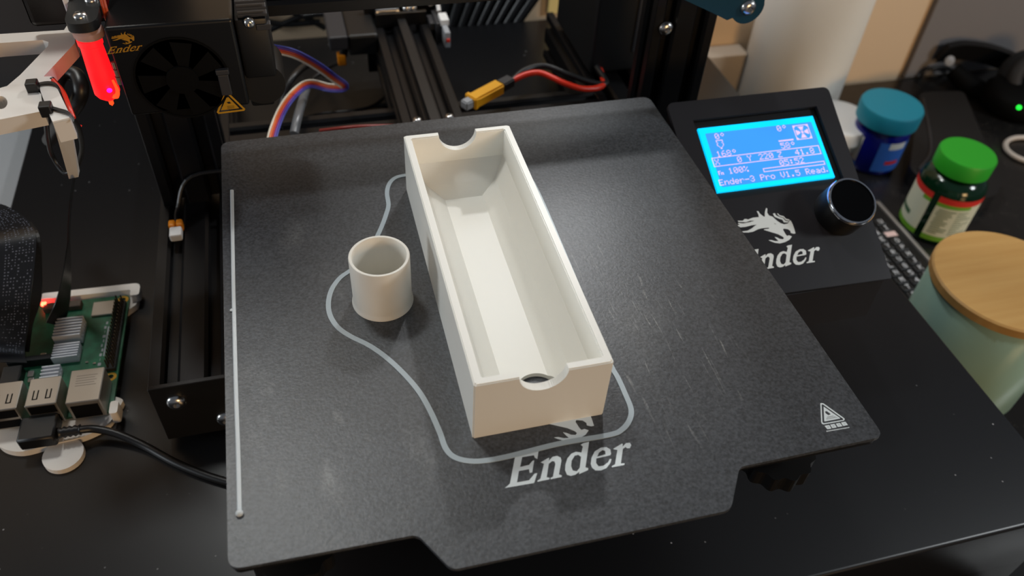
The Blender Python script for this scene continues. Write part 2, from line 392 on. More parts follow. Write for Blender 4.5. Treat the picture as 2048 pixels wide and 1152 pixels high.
for x in (127, 131.5): obj('screw', screw(G(), (x, 444, -40), 3.4, h=4), M['steel'], PR, smooth_=50)
obj('limit_switch', G().box((146, 425, -62), (153, 447, -44), .5).box((142, 430, -52), (147, 444, -46), .4), M['dark'], PR)
g = G().box((149.2, 424, -46), (155.5, 436, -41), .6).tube([(151, 440, -42), (150.5, 447, -38), (146, 452, -42)], 1.6)
obj('switch_connector', g, M['white'], PR)
g = G().box((150, 412, -57), (154, 424, -45), .4); sw = obj('switch_lever', g, M['grey'], PR); obj('red_tip', G().box((151, 410.5, -52), (153.5, 412, -49.5), .3), M['red'], sw)
# Y motor hanging beside the rail
mo = obj('bed_motor', G().box((80, 420, -62), (102, 466, -46), 2, 2), M['black'], PR)
obj('motor_end_bell', G().box((66.5, 419, -56), (80, 467, -45.5), 1.2), M['dark'], mo)
g = G(); c = onz(683, 116, -66); g.box((c.x - 3, c.y - 3, -71), (c.x + 3.2, c.y + 3, -62), .8); obj('motor_connector', g, M['orange'], mo)
g = G().tube([onz(684, 70, -52), onz(688, 96, -60), onz(686, 112, -64)], 3); obj('motor_lead', g, M['rubber'], mo)

# heated bed under the sheet
FL, FR, BR, BL = onz(456, 1140, 0), onz(1768, 873, 0), onz(1297, 193, 0), onz(442, 285, 0)
def ins(p, d):
    c = Vector((117.5, 117.5)); q = Vector((p.x, p.y)); return tuple(q + (c - q).normalized() * d)
bed = obj('print_bed', G().prism(roundpoly([ins(FL, 1.2), ins(FR, 1.2), ins(BR, 1.2), ins(BL, 1.2)], 3), -5, -1.6), M['black'], PR)
for x, y in ((18, 18), (206, 16), (18, 217), (217, 217)):
    k = G()
    pr = []
    for i in range(96):
        a = 2 * PI * i / 96; rr = 14.5 + .8 * math.cos(a * 12); pr.append((x + rr * math.cos(a), y + rr * math.sin(a)))
    k.prism(pr, -30, -22); k.cyl((x, y, -22), 6, 17, n=16)
    obj('levelling_knob', k, M['black'], bed)

# uprights
UY = 272
for nm, x in (('upright', -44.3), ('upright', 246)):
    u = obj(nm, G().prism(profile(40, 20), BT, 330, frame=lambda a, b, c: (x + a, UY + b, c)), M['alu'], PR)
    if x > 0:
        p = ony(1332, 57, UY - 1); obj('screw', screw(G(), (p.x, UY - .5, p.z), 4.4, axis=(0, -1, 0)), M['steel'], u, smooth_=50)
# X beam and the gantry plates
obj('gantry_beam', G().prism(profile(20, 20), -24, 300, frame=lambda a, b, c: (c, 246 + a, 59 + b)), M['alu'], PR)
pts = [(240, 58), (262, 47.6), (272, 42.5)] + arc((283, 49), 9.4, 215, 380, 12) + [(294, 75), (294, 112), (240, 112)]
gp = obj('gantry_plate', G().prism(pts, 0, 3, frame=lambda a, b, c: (a, 241 - c, b)), mat('blue_black_plate', (8, 58, 72), .4, .2), PR)
p = ony(1496, 15, 238); obj('screw', screw(G(), (p.x, 238, p.z), 4.6, axis=(0, -1, 0)), M['steel'], gp, smooth_=50)
obj('gantry_plate', G().box((-66, 238, 66), (-20, 241, 112), 2, 2), M['sheetmetal'], PR)
# power supply behind the right upright
ps = obj('power_supply', G().box((247, 364, -61), (300, 448, 150), 2.5, 3), M['black'], PR)
obj('power_supply_glint', G().box((294, 361, 10), (298, 364, 140), .4).box((278, 362.6, -45), (281, 364, 40), .4), M['dark'], ps)  # thin grey strips, added to draw the glint along the supply's edge

# control display
ct, st = math.cos(.44925), math.sin(.44925)
LO = Vector((249.87, 168.27, -17.82))
def lcd(a, b, h=0): return (LO.x + a, LO.y + b * ct - h * st, LO.z + b * st + h * ct)
def lcd2(p): return lcd(p[0], p[1], p[2] if len(p) > 2 else 0)
top = roundpoly([(-13.5, -60), (81.5, -62), (86, 56), (-14, 56)], [1, 1, 4, 4])
hole = [(-1.4, -5), (75, -4), (74.6, 44.3), (-1.8, 44)]
dp = G().prism(top, -2.2, 0, frame=lambda a, b, h: lcd(a, b, h), holes=[hole])
pr = [(lcd(0, 55.5, -2)[1], lcd(0, 55.5, -2)[2]), (lcd(0, -60, -2)[1], lcd(0, -60, -2)[2]), (lcd(0, -60)[1] + .5, -76), (205, -76), (222, -20)]
dp.prism(pr, LO.x - 11.5, LO.x + 80, frame=lambda a, b, c: (c, a, b - (2.5 if b > -70 else 0)))
ds = obj('control_display', dp, mat('satin_black_steel', (27, 26, 30), .45, .1, bump=(900, .1, .1)), PR)
g = G().prism([(-1.2, -4.8), (74.8, -3.8), (74.4, 44.1), (-1.6, 43.8)], -5.5, -2.6, frame=lambda a, b, h: lcd(a, b, h)); obj('screen_bezel', g, M['black'], ds)
g = G().prism([(0, 0), (70.7, 0), (70.7, 39), (0, 39)], -2.5, -1.0, frame=lambda a, b, h: lcd(a, b, h)); obj('screen', g, M['lcdcyan'], ds, 'bright cyan edge-lit backlight of the screen')
g = G().flat(roundpoly([(3.2, 2.6), (68.6, 2.6), (68.4, 35.4), (3.2, 35.4)], 1), lambda x, y: lcd(x, y, -.9)); obj('screen_field', g, M['lcdblue'], ds, 'blue lit text field of the screen')
# 5x7 glyphs of the text screen
FONT = {'0': '0E11131519110E', '1': '040C040404040E', '2': '0E11010204081F', '3': '0E11010601110E', '4': '02060A121F0202', '5': '1F101E0101110E', '6': '0608101E11110E', '8': '0E11110E11110E',
 'X': '11110A040A1111', 'Y': '11110A04040404', 'Z': '1F01020408101F', '.': '00000000000C0C', ':': '000C0C000C0C00', '%': '18190204081303', '-': '0000001F000000',
 'E': '1F10101E10101F', 'n': '00001619111111', 'd': '01010D1311110F', 'e': '00000E111F100E', 'r': '00001619101010', 'P': '1E11111E101010', 'o': '00000E1111110E', 'V': '1111111111'+'0A04',
 'R': '1E11111E141211', 'a': '00000E010F110F', 'F': '0F08080E080808', 'u': '00000000000000', '*': '06090906000000', 'U': '1111111111110E', 'I': '0E04040404040E', 'O': '0E11111111110E', 'H': '1111111F111111', 'J': '0702020202120C', 'K': '11121418141211', 'L': '1010101010101F', 'N': '11191513111111', 'M': '111B1515111111', 'T': '1F040404040404', 'G': '0E11101713110F'}
tx = G(); PX = .51
def dot(px_, py_, w_=1, h_=1):
    x0 = 2.35 + px_ * PX; y1 = 3.6 + (64 - py_) * PX
    x1, y0 = x0 + w_ * PX, y1 - h_ * PX
    vs = [tx.b.verts.new(lcd(x, y, -.82)) for x, y in ((x0, y0), (x1, y0), (x1, y1), (x0, y1))]; tx.b.faces.new(vs)
def glyphs(s_, px_, py_, adv=6):
    for i, ch in enumerate(s_):
        if ch == ' ': continue
        h = FONT[ch]
        for r in range(7):
            bits = int(h[2 * r:2 * r + 2], 16)
            for cc in range(5):
                if bits >> (4 - cc) & 1: dot(px_ + i * adv + cc, py_ + r)
glyphs('0*', 11.5, 3, 6); glyphs('168*', 7, 24); glyphs('0*', 86, 2); glyphs('58*', 83.5, 23.2)
glyphs('X', 2.5, 33); glyphs('0', 28.5, 33); glyphs('Y', 40.5, 33); glyphs('220', 54, 33); glyphs('Z', 76.5, 33); glyphs('41.8', 97.5, 33)
glyphs('05:52', 75.5, 43); glyphs('100%', 14.5, 45); glyphs('Ender-3 Pro V1.5 Read', 0, 57, 6); dot(126.5, 62, 1.6, 1.6)
for a in ((0, 31, 128, 1), (0, 41, 128, 1), (0, 31, 1, 11), (127, 31, 1, 11), (54, 50.3, 74, 1), (54, 54, 74, 1), (54, 50.3, 1, 4.6), (127, 50.3, 1, 4.6), (83, 19.8, 18, 1.8)): dot(*a)
for r, c in [(r, c) for r in range(5) for c in range(8)]:       # small feed-rate icon
    if ['11100000', '10000000', '11011100', '10010100', '10010100'][r][c] == '1': dot(2.5 + c, 47 + r)
NZ = [(11, 11), (12, 11), (13, 11), (14, 11), (15, 11), (16, 11), (17, 11), (18, 11), (11, 12), (18, 12), (11, 13), (18, 13), (12, 14), (17, 14), (11, 15), (18, 15), (11, 16), (18, 16), (11, 17), (18, 17), (12, 18), (17, 18), (13, 19), (16, 19), (14, 20), (15, 20), (14, 21), (15, 21)]
for q in NZ: dot(*q)
FX, FY = 105, 4
for r in range(18):
    for c in range(19):
        x, y = c - 9, (r - 8.5) * 1.05; d = math.hypot(x, y); a = math.degrees(math.atan2(y, x)) % 90
        edge = r in (0, 17) or c in (0, 18) or (abs(x) + abs(y) > 14.5)
        blade = 2.8 < d < 7.6 and (a < 24 or a > 66)
        if edge or blade or d < 1.8: dot(FX + c, FY + r)
obj('screen_text', tx, M['lcdtext'], ds, 'pale violet pixel lettering on the screen')
# knob
kc = (64, -21.2)
axis = Vector(lcd(0, 0, 1)) - Vector(lcd(0, 0, 0))
kn = obj('knob', G().lathe([(13.6, 0), (13.6, 13.2), (13.2, 14)], lcd(*kc, .2), 48, axis), M['black'], ds, smooth_=40)
obj('knob_ring', G().lathe([(13.6, 13.4), (13.6, 14.2), (13, 15), (12.2, 15), (12.2, 14.4)], lcd(*kc, .2), 48, axis, close=False), M['chrome'], ds, 'chrome ring around the knob', smooth_=50)
ktm = mat('spun_black_aluminium', (20, 20, 21), .26, .9)
obj('knob_face', G().lathe([(12.4, 14.3), (6, 14.1), (0, 14.0)], lcd(*kc, .2), 48, axis, close=False), ktm, ds, smooth_=60)
# ---- lettering outlines (traced as plane figures)
LET = {
 'E': ([(188, 1000), (232, 965), (255, 940), (318, 612), (300, 596), (330, 578), (622, 522), (606, 628), (574, 612), (562, 580), (412, 605), (386, 730), (500, 703), (545, 650), (566, 645), (540, 800), (508, 806), (500, 758), (370, 782), (345, 928), (500, 900), (570, 815), (605, 808), (565, 935)], []),
 'n': ([(648, 672), (735, 620), (758, 612), (752, 650), (800, 600), (860, 588), (905, 610), (915, 650), (882, 825), (918, 838), (916, 858), (775, 888), (772, 872), (805, 855), (836, 690), (825, 660), (795, 655), (752, 690), (725, 862), (762, 868), (760, 888), (608, 920), (605, 908), (645, 880), (690, 690)], []),
 'd': ([(1160, 445), (1195, 425), (1268, 408), (1222, 735), (1258, 745), (1256, 770), (1140, 822), (1142, 792), (1090, 830), (1035, 845), (985, 830), (960, 770), (965, 700), (990, 620), (1040, 560), (1100, 535), (1170, 545), (1188, 470)], [[(1165, 600), (1148, 740), (1110, 785), (1060, 775), (1038, 720), (1045, 650), (1085, 585), (1130, 575)]]),
 'e': ([(1288, 690), (1300, 610), (1340, 530), (1420, 482), (1490, 475), (1540, 505), (1550, 560), (1540, 580), (1360, 622), (1358, 680), (1390, 722), (1450, 715), (1510, 670), (1535, 625), (1555, 632), (1540, 680), (1490, 745), (1420, 775), (1350, 775), (1305, 740)], [[(1372, 598), (1395, 545), (1440, 515), (1475, 525), (1478, 568)]]),
 'r': ([(1580, 495), (1690, 430), (1700, 440), (1695, 470), (1740, 425), (1790, 420), (1808, 450), (1790, 490), (1755, 492), (1735, 475), (1700, 500), (1675, 685), (1722, 682), (1720, 705), (1560, 735), (1558, 720), (1600, 695), (1630, 512), (1582, 505)], [])}
DRG = [([(40, 300), (130, 300), (150, 275), (180, 270), (215, 280), (290, 250), (390, 240), (385, 200), (355, 140), (385, 145), (410, 185), (475, 235), (490, 230), (490, 160), (510, 90), (530, 100), (530, 170), (560, 215), (620, 235), (690, 300), (750, 340), (810, 360), (870, 345), (895, 300), (915, 295), (945, 350), (970, 420), (995, 510), (960, 515), (915, 500), (910, 470), (870, 440), (800, 430), (790, 450), (830, 520), (855, 550), (890, 540), (935, 560), (900, 610), (830, 650), (740, 675), (660, 665), (590, 640), (550, 620), (600, 618), (660, 635), (715, 635), (680, 600), (650, 565), (690, 575), (740, 600), (790, 605), (805, 585), (780, 560), (700, 520), (600, 490), (470, 450), (490, 440), (560, 430), (555, 415), (440, 425), (380, 440), (300, 480), (220, 495), (140, 495), (115, 475), (200, 465), (270, 430), (320, 390), (355, 365), (280, 375), (180, 400), (90, 410), (45, 385), (45, 370), (80, 365), (45, 345), (60, 335), (130, 345), (240, 325), (320, 300), (250, 300), (180, 325), (60, 320)], [[(635, 340), (680, 355), (660, 358)]]),
 ([(622, 185), (655, 175), (672, 210), (730, 240), (790, 255), (825, 300), (880, 310), (870, 330), (805, 328), (775, 285), (715, 265), (650, 235)], []),
 ([(690, 185), (705, 180), (735, 210), (800, 225), (840, 268), (900, 280), (890, 300), (835, 290), (800, 250), (730, 228)], [])]
def sheet_px(x, y):                             # letter tracing -> print on the sheet
    p = onz(980 + x / 6.4, 820 + y / 6.4, 0); return (p.x, p.y)
def panel_px(x, y):                             # dragon tracing -> print on the display front
    u, v = 1470 + x / 8.228, 405 + y / 8.228
    d = ray(u, v); n = Vector((0, -st, ct)); k = (LO - CAM).dot(n) / d.dot(n); X = CAM + d * k - LO
    return (X.x, X.y * ct + X.z * st)
def affine(src, dst):                           # least-squares affine map
    n = len(src); A = [[sum(f(s) * h(s) for s in src) for h in (lambda s: s[0], lambda s: s[1], lambda s: 1)] for f in (lambda s: s[0], lambda s: s[1], lambda s: 1)]
    Mi = Matrix(A).inverted(); out = []
    for k in range(2):
        bvec = Vector([sum(s[i] * d[k] if i < 2 else d[k] for s, d in zip(src, dst)) for i in range(3)]); out.append(Mi @ bvec)
    return lambda x, y: (out[0][0] * x + out[0][1] * y + out[0][2], out[1][0] * x + out[1][1] * y + out[1][2])
pairs = [((550, 620), (835, 358)), ((1385, 745), (1808, 450)), ((1310, 975), (1722, 690)), ((1030, 1035), (1390, 775)), ((940, 1000), (1258, 760)), ((860, 545), (1180, 250)), ((990, 515), (1320, 195)), ((935, 560), (1243, 262))]
to_sheet = affine([panel_px(*a) for a, b in pairs], [sheet_px(*b) for a, b in pairs])
to_panel = affine([sheet_px(*b) for a, b in pairs], [panel_px(*a) for a, b in pairs])
def emblem(letters_f, dragon_f):
    g = G()
    for o_, h_ in LET.values(): g.flat(o_, letters_f, h_)
    for o_, h_ in DRG: g.flat(o_, dragon_f, h_)
    return g
obj('emblem', emblem(lambda x, y: lcd(*to_panel(*sheet_px(x, y)), .06), lambda x, y: lcd(*panel_px(x, y), .06)), M['logo'], ds, 'pale grey dragon emblem and Ender lettering')

# print head
SY = 200
hs = obj('print_head', G().box((-29.4, SY, 41), (20.2, 242, 82), 1.2, 3), M['sheetmetal'], PR)
g = G().lathe([(19.2, 0), (19.2, .5), (18.4, .5), (18.4, -.6), (0, -.6)], (-4.8, SY, 57), 48, (0, -1, 0)); obj('fan_rim', g, M['gap'], hs, smooth_=40)
g = G()
for i in range(7):
    a = 2 * PI * i / 7
    g.flat([(5 * math.cos(a), 5 * math.sin(a)), (17.5 * math.cos(a + .25), 17.5 * math.sin(a + .25)), (17.5 * math.cos(a + .75), 17.5 * math.sin(a + .75)), (5 * math.cos(a + .7), 5 * math.sin(a + .7))], lambda x, y: (-4.8 + x, SY - .8, 57 + y))
g.cyl((-4.8, SY - .2, 57), 6.5, 1.5, (0, -1, 0)); obj('fan_blades', g, M['gap'], hs)
obj('fan_clip', G().box((9.2, SY - 2.5, 58.2), (14.6, SY, 60.6), .4).box((9.6, SY - 2, 48), (14.0, SY, 58), .4), M['dark'], hs)
q = lambda u, v: (lambda p: (p.x, p.z))(ony(u, v, SY - .1))
hd = affine([panel_px(312, 760), panel_px(1385, 745), panel_px(1310, 975), panel_px(130, 300), panel_px(990, 515), panel_px(740, 675)],
            [q(228.5, 92), q(284, 92), q(278, 101), q(229, 74), q(266, 80), q(256, 87.5)])
def head_f(pt): x, z = hd(*pt); return (x, SY - .1, z)
obj('emblem', emblem(lambda x, y: head_f(to_panel(*sheet_px(x, y))), lambda x, y: head_f(panel_px(x, y))), M['gold'], hs, 'gold dragon emblem and Ender lettering')
# heat warning triangle on the print head: traced at 16.46x from (420,170)
W = lambda x, y: tuple(ony(420 + x / 16.46, 170 + y / 16.46, SY - .1))
g = G().flat([(480, 255), (600, 245), (1165, 790), (1130, 850), (280, 955), (220, 900)], W, [[(520, 320), (580, 310), (1080, 785), (1075, 800), (320, 895), (300, 880)]])
W2 = lambda x, y: tuple(ony(420 + x / 16.46, 170 + y / 16.46, SY - .12))
g.flat([(540, 420), (600, 395), (965, 765), (360, 835)], W2)
wl = obj('heat_warning_label', g, mat('yellow_print', (190, 140, 20), .5), hs, 'yellow triangle heat warning sticker')
W3 = lambda x, y: tuple(ony(420 + x / 16.46, 170 + y / 16.46, SY - .2))
g = G()
for k in range(3): g.flat([(560 + k * 8, 700 + k * 38), (790 + k * 8, 675 + k * 36), (792 + k * 8, 685 + k * 36), (562 + k * 8, 712 + k * 38)], W3)
g.flat([(545, 570), (640, 545), (700, 600), (610, 620)], W3)
obj('heat_symbol', g, M['black'], hs)
# part-cooling blower on the right of the head
bl = G().box((20.4, 203, 52), (34, 232, 80), 1.5, 2).cyl((27, 205, 48), 10, 22, (0, 1, 0), 28).box((20.4, 206, 36), (31, 228, 52), 1.5)
bl = obj('blower_fan', bl, M['black'], hs, smooth_=35)
g = G()
for k in range(3): g.box((22, 204, 80.2 + k * 3.0), (34.2, 208, 81.6 + k * 3.0), .3)
g.box((29, 202, 75), (35, 206, 77.6), .3); obj('blower_tab', g, M['dark'], hs)
obj('screw', screw(G(), (26.6, 201.6, 79.2), 2.4, (0, -1, 0), 2), M['steel'], hs, smooth_=50)
obj('nozzle', G().lathe([(0.4, 31), (3, 34), (3, 36), (8, 36), (8, 42)], (-3, 226, 0), 16), M['steel'], hs)
# levelling probe left of the head
pb = obj('levelling_probe', G().lathe([(2.0, 46.3), (4.2, 48.2), (5.2, 50), (4.9, 60), (4.4, 72), (4.9, 72.5), (4.9, 75)], (-37.4, 207, 0), 28), M['probe'], PR, 'red glowing bed-levelling probe', smooth_=40)
obj('probe_flange', G().lathe([(5.6, 75.2), (6.0, 76), (6.0, 78), (5.0, 79)], (-37.0, 208, 0), 28), mat('rosy_beige_plastic', (190, 150, 140), .5), pb, smooth_=40)
obj('probe_pin', G().lathe([(0, 43), (1.0, 44.2), (1.0, 47)], (-37.2, 206.5, 0), 12), M['probetip'], pb)
g = G().tube([(-34.6, 203.6, 49.5), (-33.2, 202.6, 50), (-32.2, 202.3, 53), (-32.8, 202.6, 57.5)], lambda t_: 1.3 - .8 * t_, 8); obj('probe_hook', g, M['probetip'], pb)
obj('probe_led', G().lathe([(0, 0), (1.1, .3), (0, .5)], (-35.2, 201.9, 53.4), 12, (0.3, -1, 0)), M['violet'], pb)
st_ = roundpoly([(-43.5, 201), (-31.5, 201), (-31.0, 252), (-44, 252)], [6, 6, 2, 2], 8)
pk = obj('probe_bracket', G().prism(st_, 80, 84), M['black'], PR, smooth_=40)
for x, y in ((-38.0, 207.5), (-35.2, 221.5)): obj('screw', screw(G(), (x, y, 84), 2.7, h=1.8), M['steel'], pk, smooth_=50)
obj('bracket_spacer', G().box((-46, 221, 78), (-43.8, 243, 88), .6).box((-45.6, 224, 86), (-42.8, 230, 91), .4), M['white'], pk)
obj('pivot_stack', G().cyl((-30.2, 203, 55.5), 1.5, 3.4, n=14).cyl((-30.2, 203, 59.2), 1.2, 3, n=14).cyl((-30.4, 203, 62.6), .9, 3, n=12), M['tin'], pb)
g = G()
for k, cc in enumerate((0, 1)): g.tube([(-29.9 + k * .9, 214, 66), (-30.3 + k * .9, 217, 86), (-30.0 + k * .9, 232, 100)], .7, 8)
obj('probe_wires', g, mat('orange_wire', (190, 70, 20), .4), pb)
# rainbow ribbon to the probe
rp = [(505, 96, 8), (545, 98, -4), (590, 108, -12), (635, 132, -24), (668, 156, -36), (690, 174, -44), (660, 176, -50), (620, 168, -46), (592, 184, -38), (566, 218, -34), (548, 262, -32), (540, 300, -34)]
ctr = smooth([onz(*a) for a in rp], 6)
rib = None
for k, cc in enumerate(((214, 206, 190), (214, 104, 44), (196, 66, 48), (104, 62, 150), (60, 66, 150))):
    pts = []
    for i, p in enumerate(ctr):
        tg = (ctr[min(i + 1, len(ctr) - 1)] - ctr[max(i - 1, 0)]).normalized(); sd = tg.cross((p - CAM).normalized()).normalized()
        pts.append(p - sd * (2.4 - k * 1.15))
    o = obj('ribbon_cable' if k == 0 else 'wire', G().tube(pts, .62, 6, 1), mat('ribbon_wire_%s' % 'abcde'[k], cc, .45), PR if k == 0 else rib, 'white strand of the five-colour ribbon cable' if k == 0 else None, smooth_=60)
    if k == 0: rib = o
# two-wire power lead with its yellow plug
pa = [(1018, 166), (1050, 140), (1090, 132), (1140, 150), (1180, 164), (1212, 166)]
zz = [-50, -48, -48, -51, -55, -57]
lead = obj('power_lead', G().tube([onz(u, v, z) for (u, v), z in zip(pa, zz)] + [Vector((252, 366, -55))], 2.1, 10), M['rubber'], PR, smooth_=60)
pa = [(1020, 163), (1055, 148), (1085, 147), (1130, 167), (1170, 178), (1206, 170)]
obj('red_wire', G().tube([onz(u, v, z) for (u, v), z in zip(pa, zz)] + [Vector((256, 366, -58))], 2.1, 10), M['red'], lead, smooth_=60)
def along(g_, a, b, wd, ht, bev=.8):
    a, b = Vector(a), Vector(b); d = b - a; bm = bmesh.new(); bmesh.ops.create_cube(bm, size=1)
    bmesh.ops.scale(bm, vec=(d.length, wd, ht), verts=bm.verts); bmesh.ops.bevel(bm, geom=bm.edges[:], offset=bev, segments=2, affect='EDGES')
    x = d.normalized(); y = Vector((0, 0, 1)).cross(x).normalized(); z = x.cross(y)
    bmesh.ops.transform(bm, matrix=Matrix((x, y, z)).transposed().to_4x4(), verts=bm.verts); bmesh.ops.translate(bm, vec=(a + b) / 2, verts=bm.verts); g_.add(bm); return g_
A, B, C_, D_ = onz(927, 211, -48), onz(944, 203, -48), onz(1000, 173, -48), onz(1022, 161, -48)
obj('yellow_plug', along(along(G(), B, C_, 9.6, 8, 1.2), onz(940, 204, -48), onz(948, 200, -48), 10.6, 8.6), M['yellow'], lead)
obj('grey_sleeve', along(G(), A, B, 6.5, 6), M['grey'], lead); obj('grey_sleeve', along(G(), C_, D_, 8, 6.5), M['dark'], lead)
# small plugs and loose leads around the frame
pc = onz(352, 462, BT + 3)
g = G().box((pc.x - 3.3, pc.y - 6, BT + .2), (pc.x + 3.3, pc.y + 2, BT + 5), 1); cc = obj('cable_plug', g, M['white'], PR)
g = G().box((pc.x - 3.8, pc.y + 2, BT + .2), (pc.x - .2, pc.y + 7, BT + 6), 1).box((pc.x + .2, pc.y + 2, BT + .2), (pc.x + 3.8, pc.y + 7, BT + 6), 1); obj('plug_collar', g, M['orange'], cc)
obj('plug_lead', G().tube([(pc.x, pc.y + 7, BT + 3), (pc.x + 1, pc.y + 18, BT + 5), (pc.x + 12, pc.y + 26, BT + 20), (pc.x + 50, pc.y + 24, BT + 22)], 1.2, 8), M['rubber'], cc)
for k, pts in enumerate(([(560, 260, -70), (565, 200, -60), (590, 150, -50), (625, 128, -60), (650, 150, -80)], [(590, 262, -80), (620, 232, -104), (700, 222, -106), (745, 212, -106), (775, 190, -106)], [(650, 262, -106), (700, 228, -106), (740, 214, -107.5), (800, 208, -107)], [(600, 175, -100), (650, 140, -100), (684, 122, -70)])):
    obj('loose_lead', G().tube([onz(*p) for p in pts], 1.5 if k else 2.4, 8), M['rubber'], PR, smooth_=60)
obj('loose_lead', G().tube([onz(640, 262, -44), onz(690, 256, -40), onz(730, 253, -40), onz(790, 252, -44)], 1.3, 8), mat('dull_red_wire', (120, 30, 22), .4), PR, 'dull red bed lead', smooth_=60)
obj('clear_sleeve', G().tube([onz(588, 268, -60), onz(598, 225, -56), onz(612, 180, -62)], 3, 10), mat('clear_grey_sleeve', (120, 122, 126), .25, trans=.4), PR, smooth_=60)

# ------------------------------------------------------------------ magnetic sheet, prints
tl0, tl1, tr1, tr0 = onz(835, 1069, 0), onz(904, 1140, 0), onz(1462, 1020, 0), onz(1479, 934, 0)
MS = thing('magnetic_sheet', 'dark grey textured magnetic build sheet with scuffs and a front tab', 'build sheet', (118, 118, -1.6))
out = roundpoly([(FL.x, FL.y), (tl0.x, tl0.y), (tl1.x, tl1.y), (tr1.x, tr1.y), (tr0.x, tr0.y), (FR.x, FR.y), (BR.x, BR.y), (BL.x, BL.y)], [4.5, 2.5, 2.5, 3, 2, 4, 5, 5])
bm = G().prism(out, -1.6, 0)
obj('sheet', bm, M['sheet'], MS)
obj('emblem', emblem(lambda x, y: (*sheet_px(x, y), .05), lambda x, y: (*to_sheet(*panel_px(x, y)), .05)), M['logo'], MS, 'pale grey dragon emblem and Ender lettering')
Q = lambda x, y: (lambda p: (p.x, p.y, .05))(onz(1620 + x / 12.8, 790 + y / 12.8, 0))
g = G().flat([(262, 215), (290, 205), (345, 215), (880, 600), (885, 640), (850, 665), (345, 757), (300, 735), (285, 690)], Q, [[(296, 250), (325, 242), (850, 615), (845, 640), (352, 725), (318, 700)]])
inner = [(345, 295), (770, 590), (768, 605), (375, 680), (362, 660)]
g.flat(inner, Q, [[(380, 425), (430, 415), (530, 490), (470, 520), (400, 470)], [(430, 560), (600, 528), (605, 536), (436, 568)], [(420, 590), (650, 548), (655, 556), (424, 598)], [(415, 618), (700, 568), (705, 576), (418, 626)]])
for qd in ([(370, 790), (490, 768), (548, 860), (445, 880)], [(515, 760), (625, 740), (685, 830), (570, 852)], [(660, 735), (765, 715), (830, 800), (710, 820)], [(790, 705), (905, 685), (970, 770), (850, 795)]):
    c = (sum(p[0] for p in qd) / 4, sum(p[1] for p in qd) / 4)
    hl = [[(c[0] - 30, c[1] - 12), (c[0] + 24, c[1] - 22), (c[0] + 27, c[1] - 17), (c[0] - 27, c[1] - 7)], [(c[0] - 22, c[1] + 14), (c[0] + 32, c[1] + 4), (c[0] + 35, c[1] + 9), (c[0] - 19, c[1] + 19)]]
    g.flat(qd, Q, hl)
for k in range(16):
    x0 = 415 + 37 * k; y0 = 920 - 6.3 * k
    g.flat([(x0, y0), (x0 + 29, y0 - 5), (x0 + 38, y0 + 18 + random.random() * 8), (x0 + 12, y0 + 22)], Q)
obj('heat_warning_print', g, M['logo'], MS, 'pale grey hot-surface triangle with four characters under it')

# the printed tray
def tray():
    x0, x1, y0, y1, h = 85.5, 135.3, 32.0, 179.5, 30.5; w_ = 3.2; cx = 110.1
    g = G(); zs, zf, sl = 15.0, 2.0, 13.0
    A = [(x0, y0), (x1, y0), (x1, y1), (x0, y1)]; I = [(x0 + w_, y0 + w_), (x1 - w_, y0 + w_), (x1 - w_, y1 - w_), (x0 + w_, y1 - w_)]
    F = [(x0 + w_ + sl, y0 + w_ + sl), (x1 - w_ - sl + .5, y0 + w_ + sl), (x1 - w_ - sl + .5, y1 - w_ - sl + 1.5), (x0 + w_ + sl, y1 - w_ - sl + 1.5)]
    b = g.b
    def ring(P, z): return [b.verts.new((p[0], p[1], z)) for p in P]
    mid = [(x0 + w_ + 5.6, y0 + w_ + 7), (x1 - w_ - 5.2, y0 + w_ + 7), (x1 - w_ - 5.2, y1 - w_ - 7), (x0 + w_ + 5.6, y1 - w_ - 7)]
    o0, o1, i1, i0, md, f0 = ring(A, 0), ring(A, h), ring(I, h), ring(I, zs + 1), ring(mid, 8), ring(F, zf)
    for ra, rb_ in ((o0, o1), (o1, i1), (i1, i0), (i0, md), (md, f0)):
        for k in range(4): b.faces.new((ra[k], ra[(k + 1) % 4], rb_[(k + 1) % 4], rb_[k]))
    b.faces.new(f0); b.faces.new(o0[::-1])
    bmesh.ops.recalc_face_normals(b, faces=b.faces)
    sharp = [e for e in b.edges if all(v.co.z > h - .1 for v in e.verts) or (abs(e.verts[0].co.z - e.verts[1].co.z) > 20)]
    bmesh.ops.bevel(b, geom=sharp, offset=.45, segments=2, affect='EDGES')
    o = obj('printed_tray', g, M['pla'], loc=(cx, 105, 0))
    def cutter(gg):
        bmesh.ops.translate(gg.b, vec=(-cx, -105, 0), verts=gg.b.verts); bmesh.ops.scale(gg.b, vec=(S, S, S), verts=gg.b.verts)
        me = bpy.data.meshes.new('c'); gg.b.to_mesh(me); gg.b.free(); c = bpy.data.objects.new('c', me); COL.objects.link(c); c.location = o.location; return c
    cs = [cutter(G().cyl((cx, 20, h), 8.8, 30, (0, 1, 0), 64)), cutter(G().cyl((cx, 165, h), 8.8, 30, (0, 1, 0), 64)), cutter(G().cyl((114, 46.6, -5), 8.2, 30, n=64))]
    for c in cs:
        m = o.modifiers.new('cut', 'BOOLEAN'); m.operation = 'DIFFERENCE'; m.object = c; m.solver = 'EXACT'
    bpy.context.view_layer.update()
    dg = bpy.context.evaluated_depsgraph_get(); me = bpy.data.meshes.new_from_object(o.evaluated_get(dg))
    o.modifiers.clear(); o.data = me
    for c in cs: bpy.data.objects.remove(c)
    return o
tag(tray(), 'long white printed rectangular tray with half-round notches in both ends', 'tray')
g = G().lathe([(12.7, 0), (12.7, .5), (12.3, 1.4), (12.15, 3), (12.15, 24.6), (11.9, 25), (11.0, 25), (10.7, 24.6), (10.7, 1.2), (0, 1.2)], (64, 107.8, 0), 72)
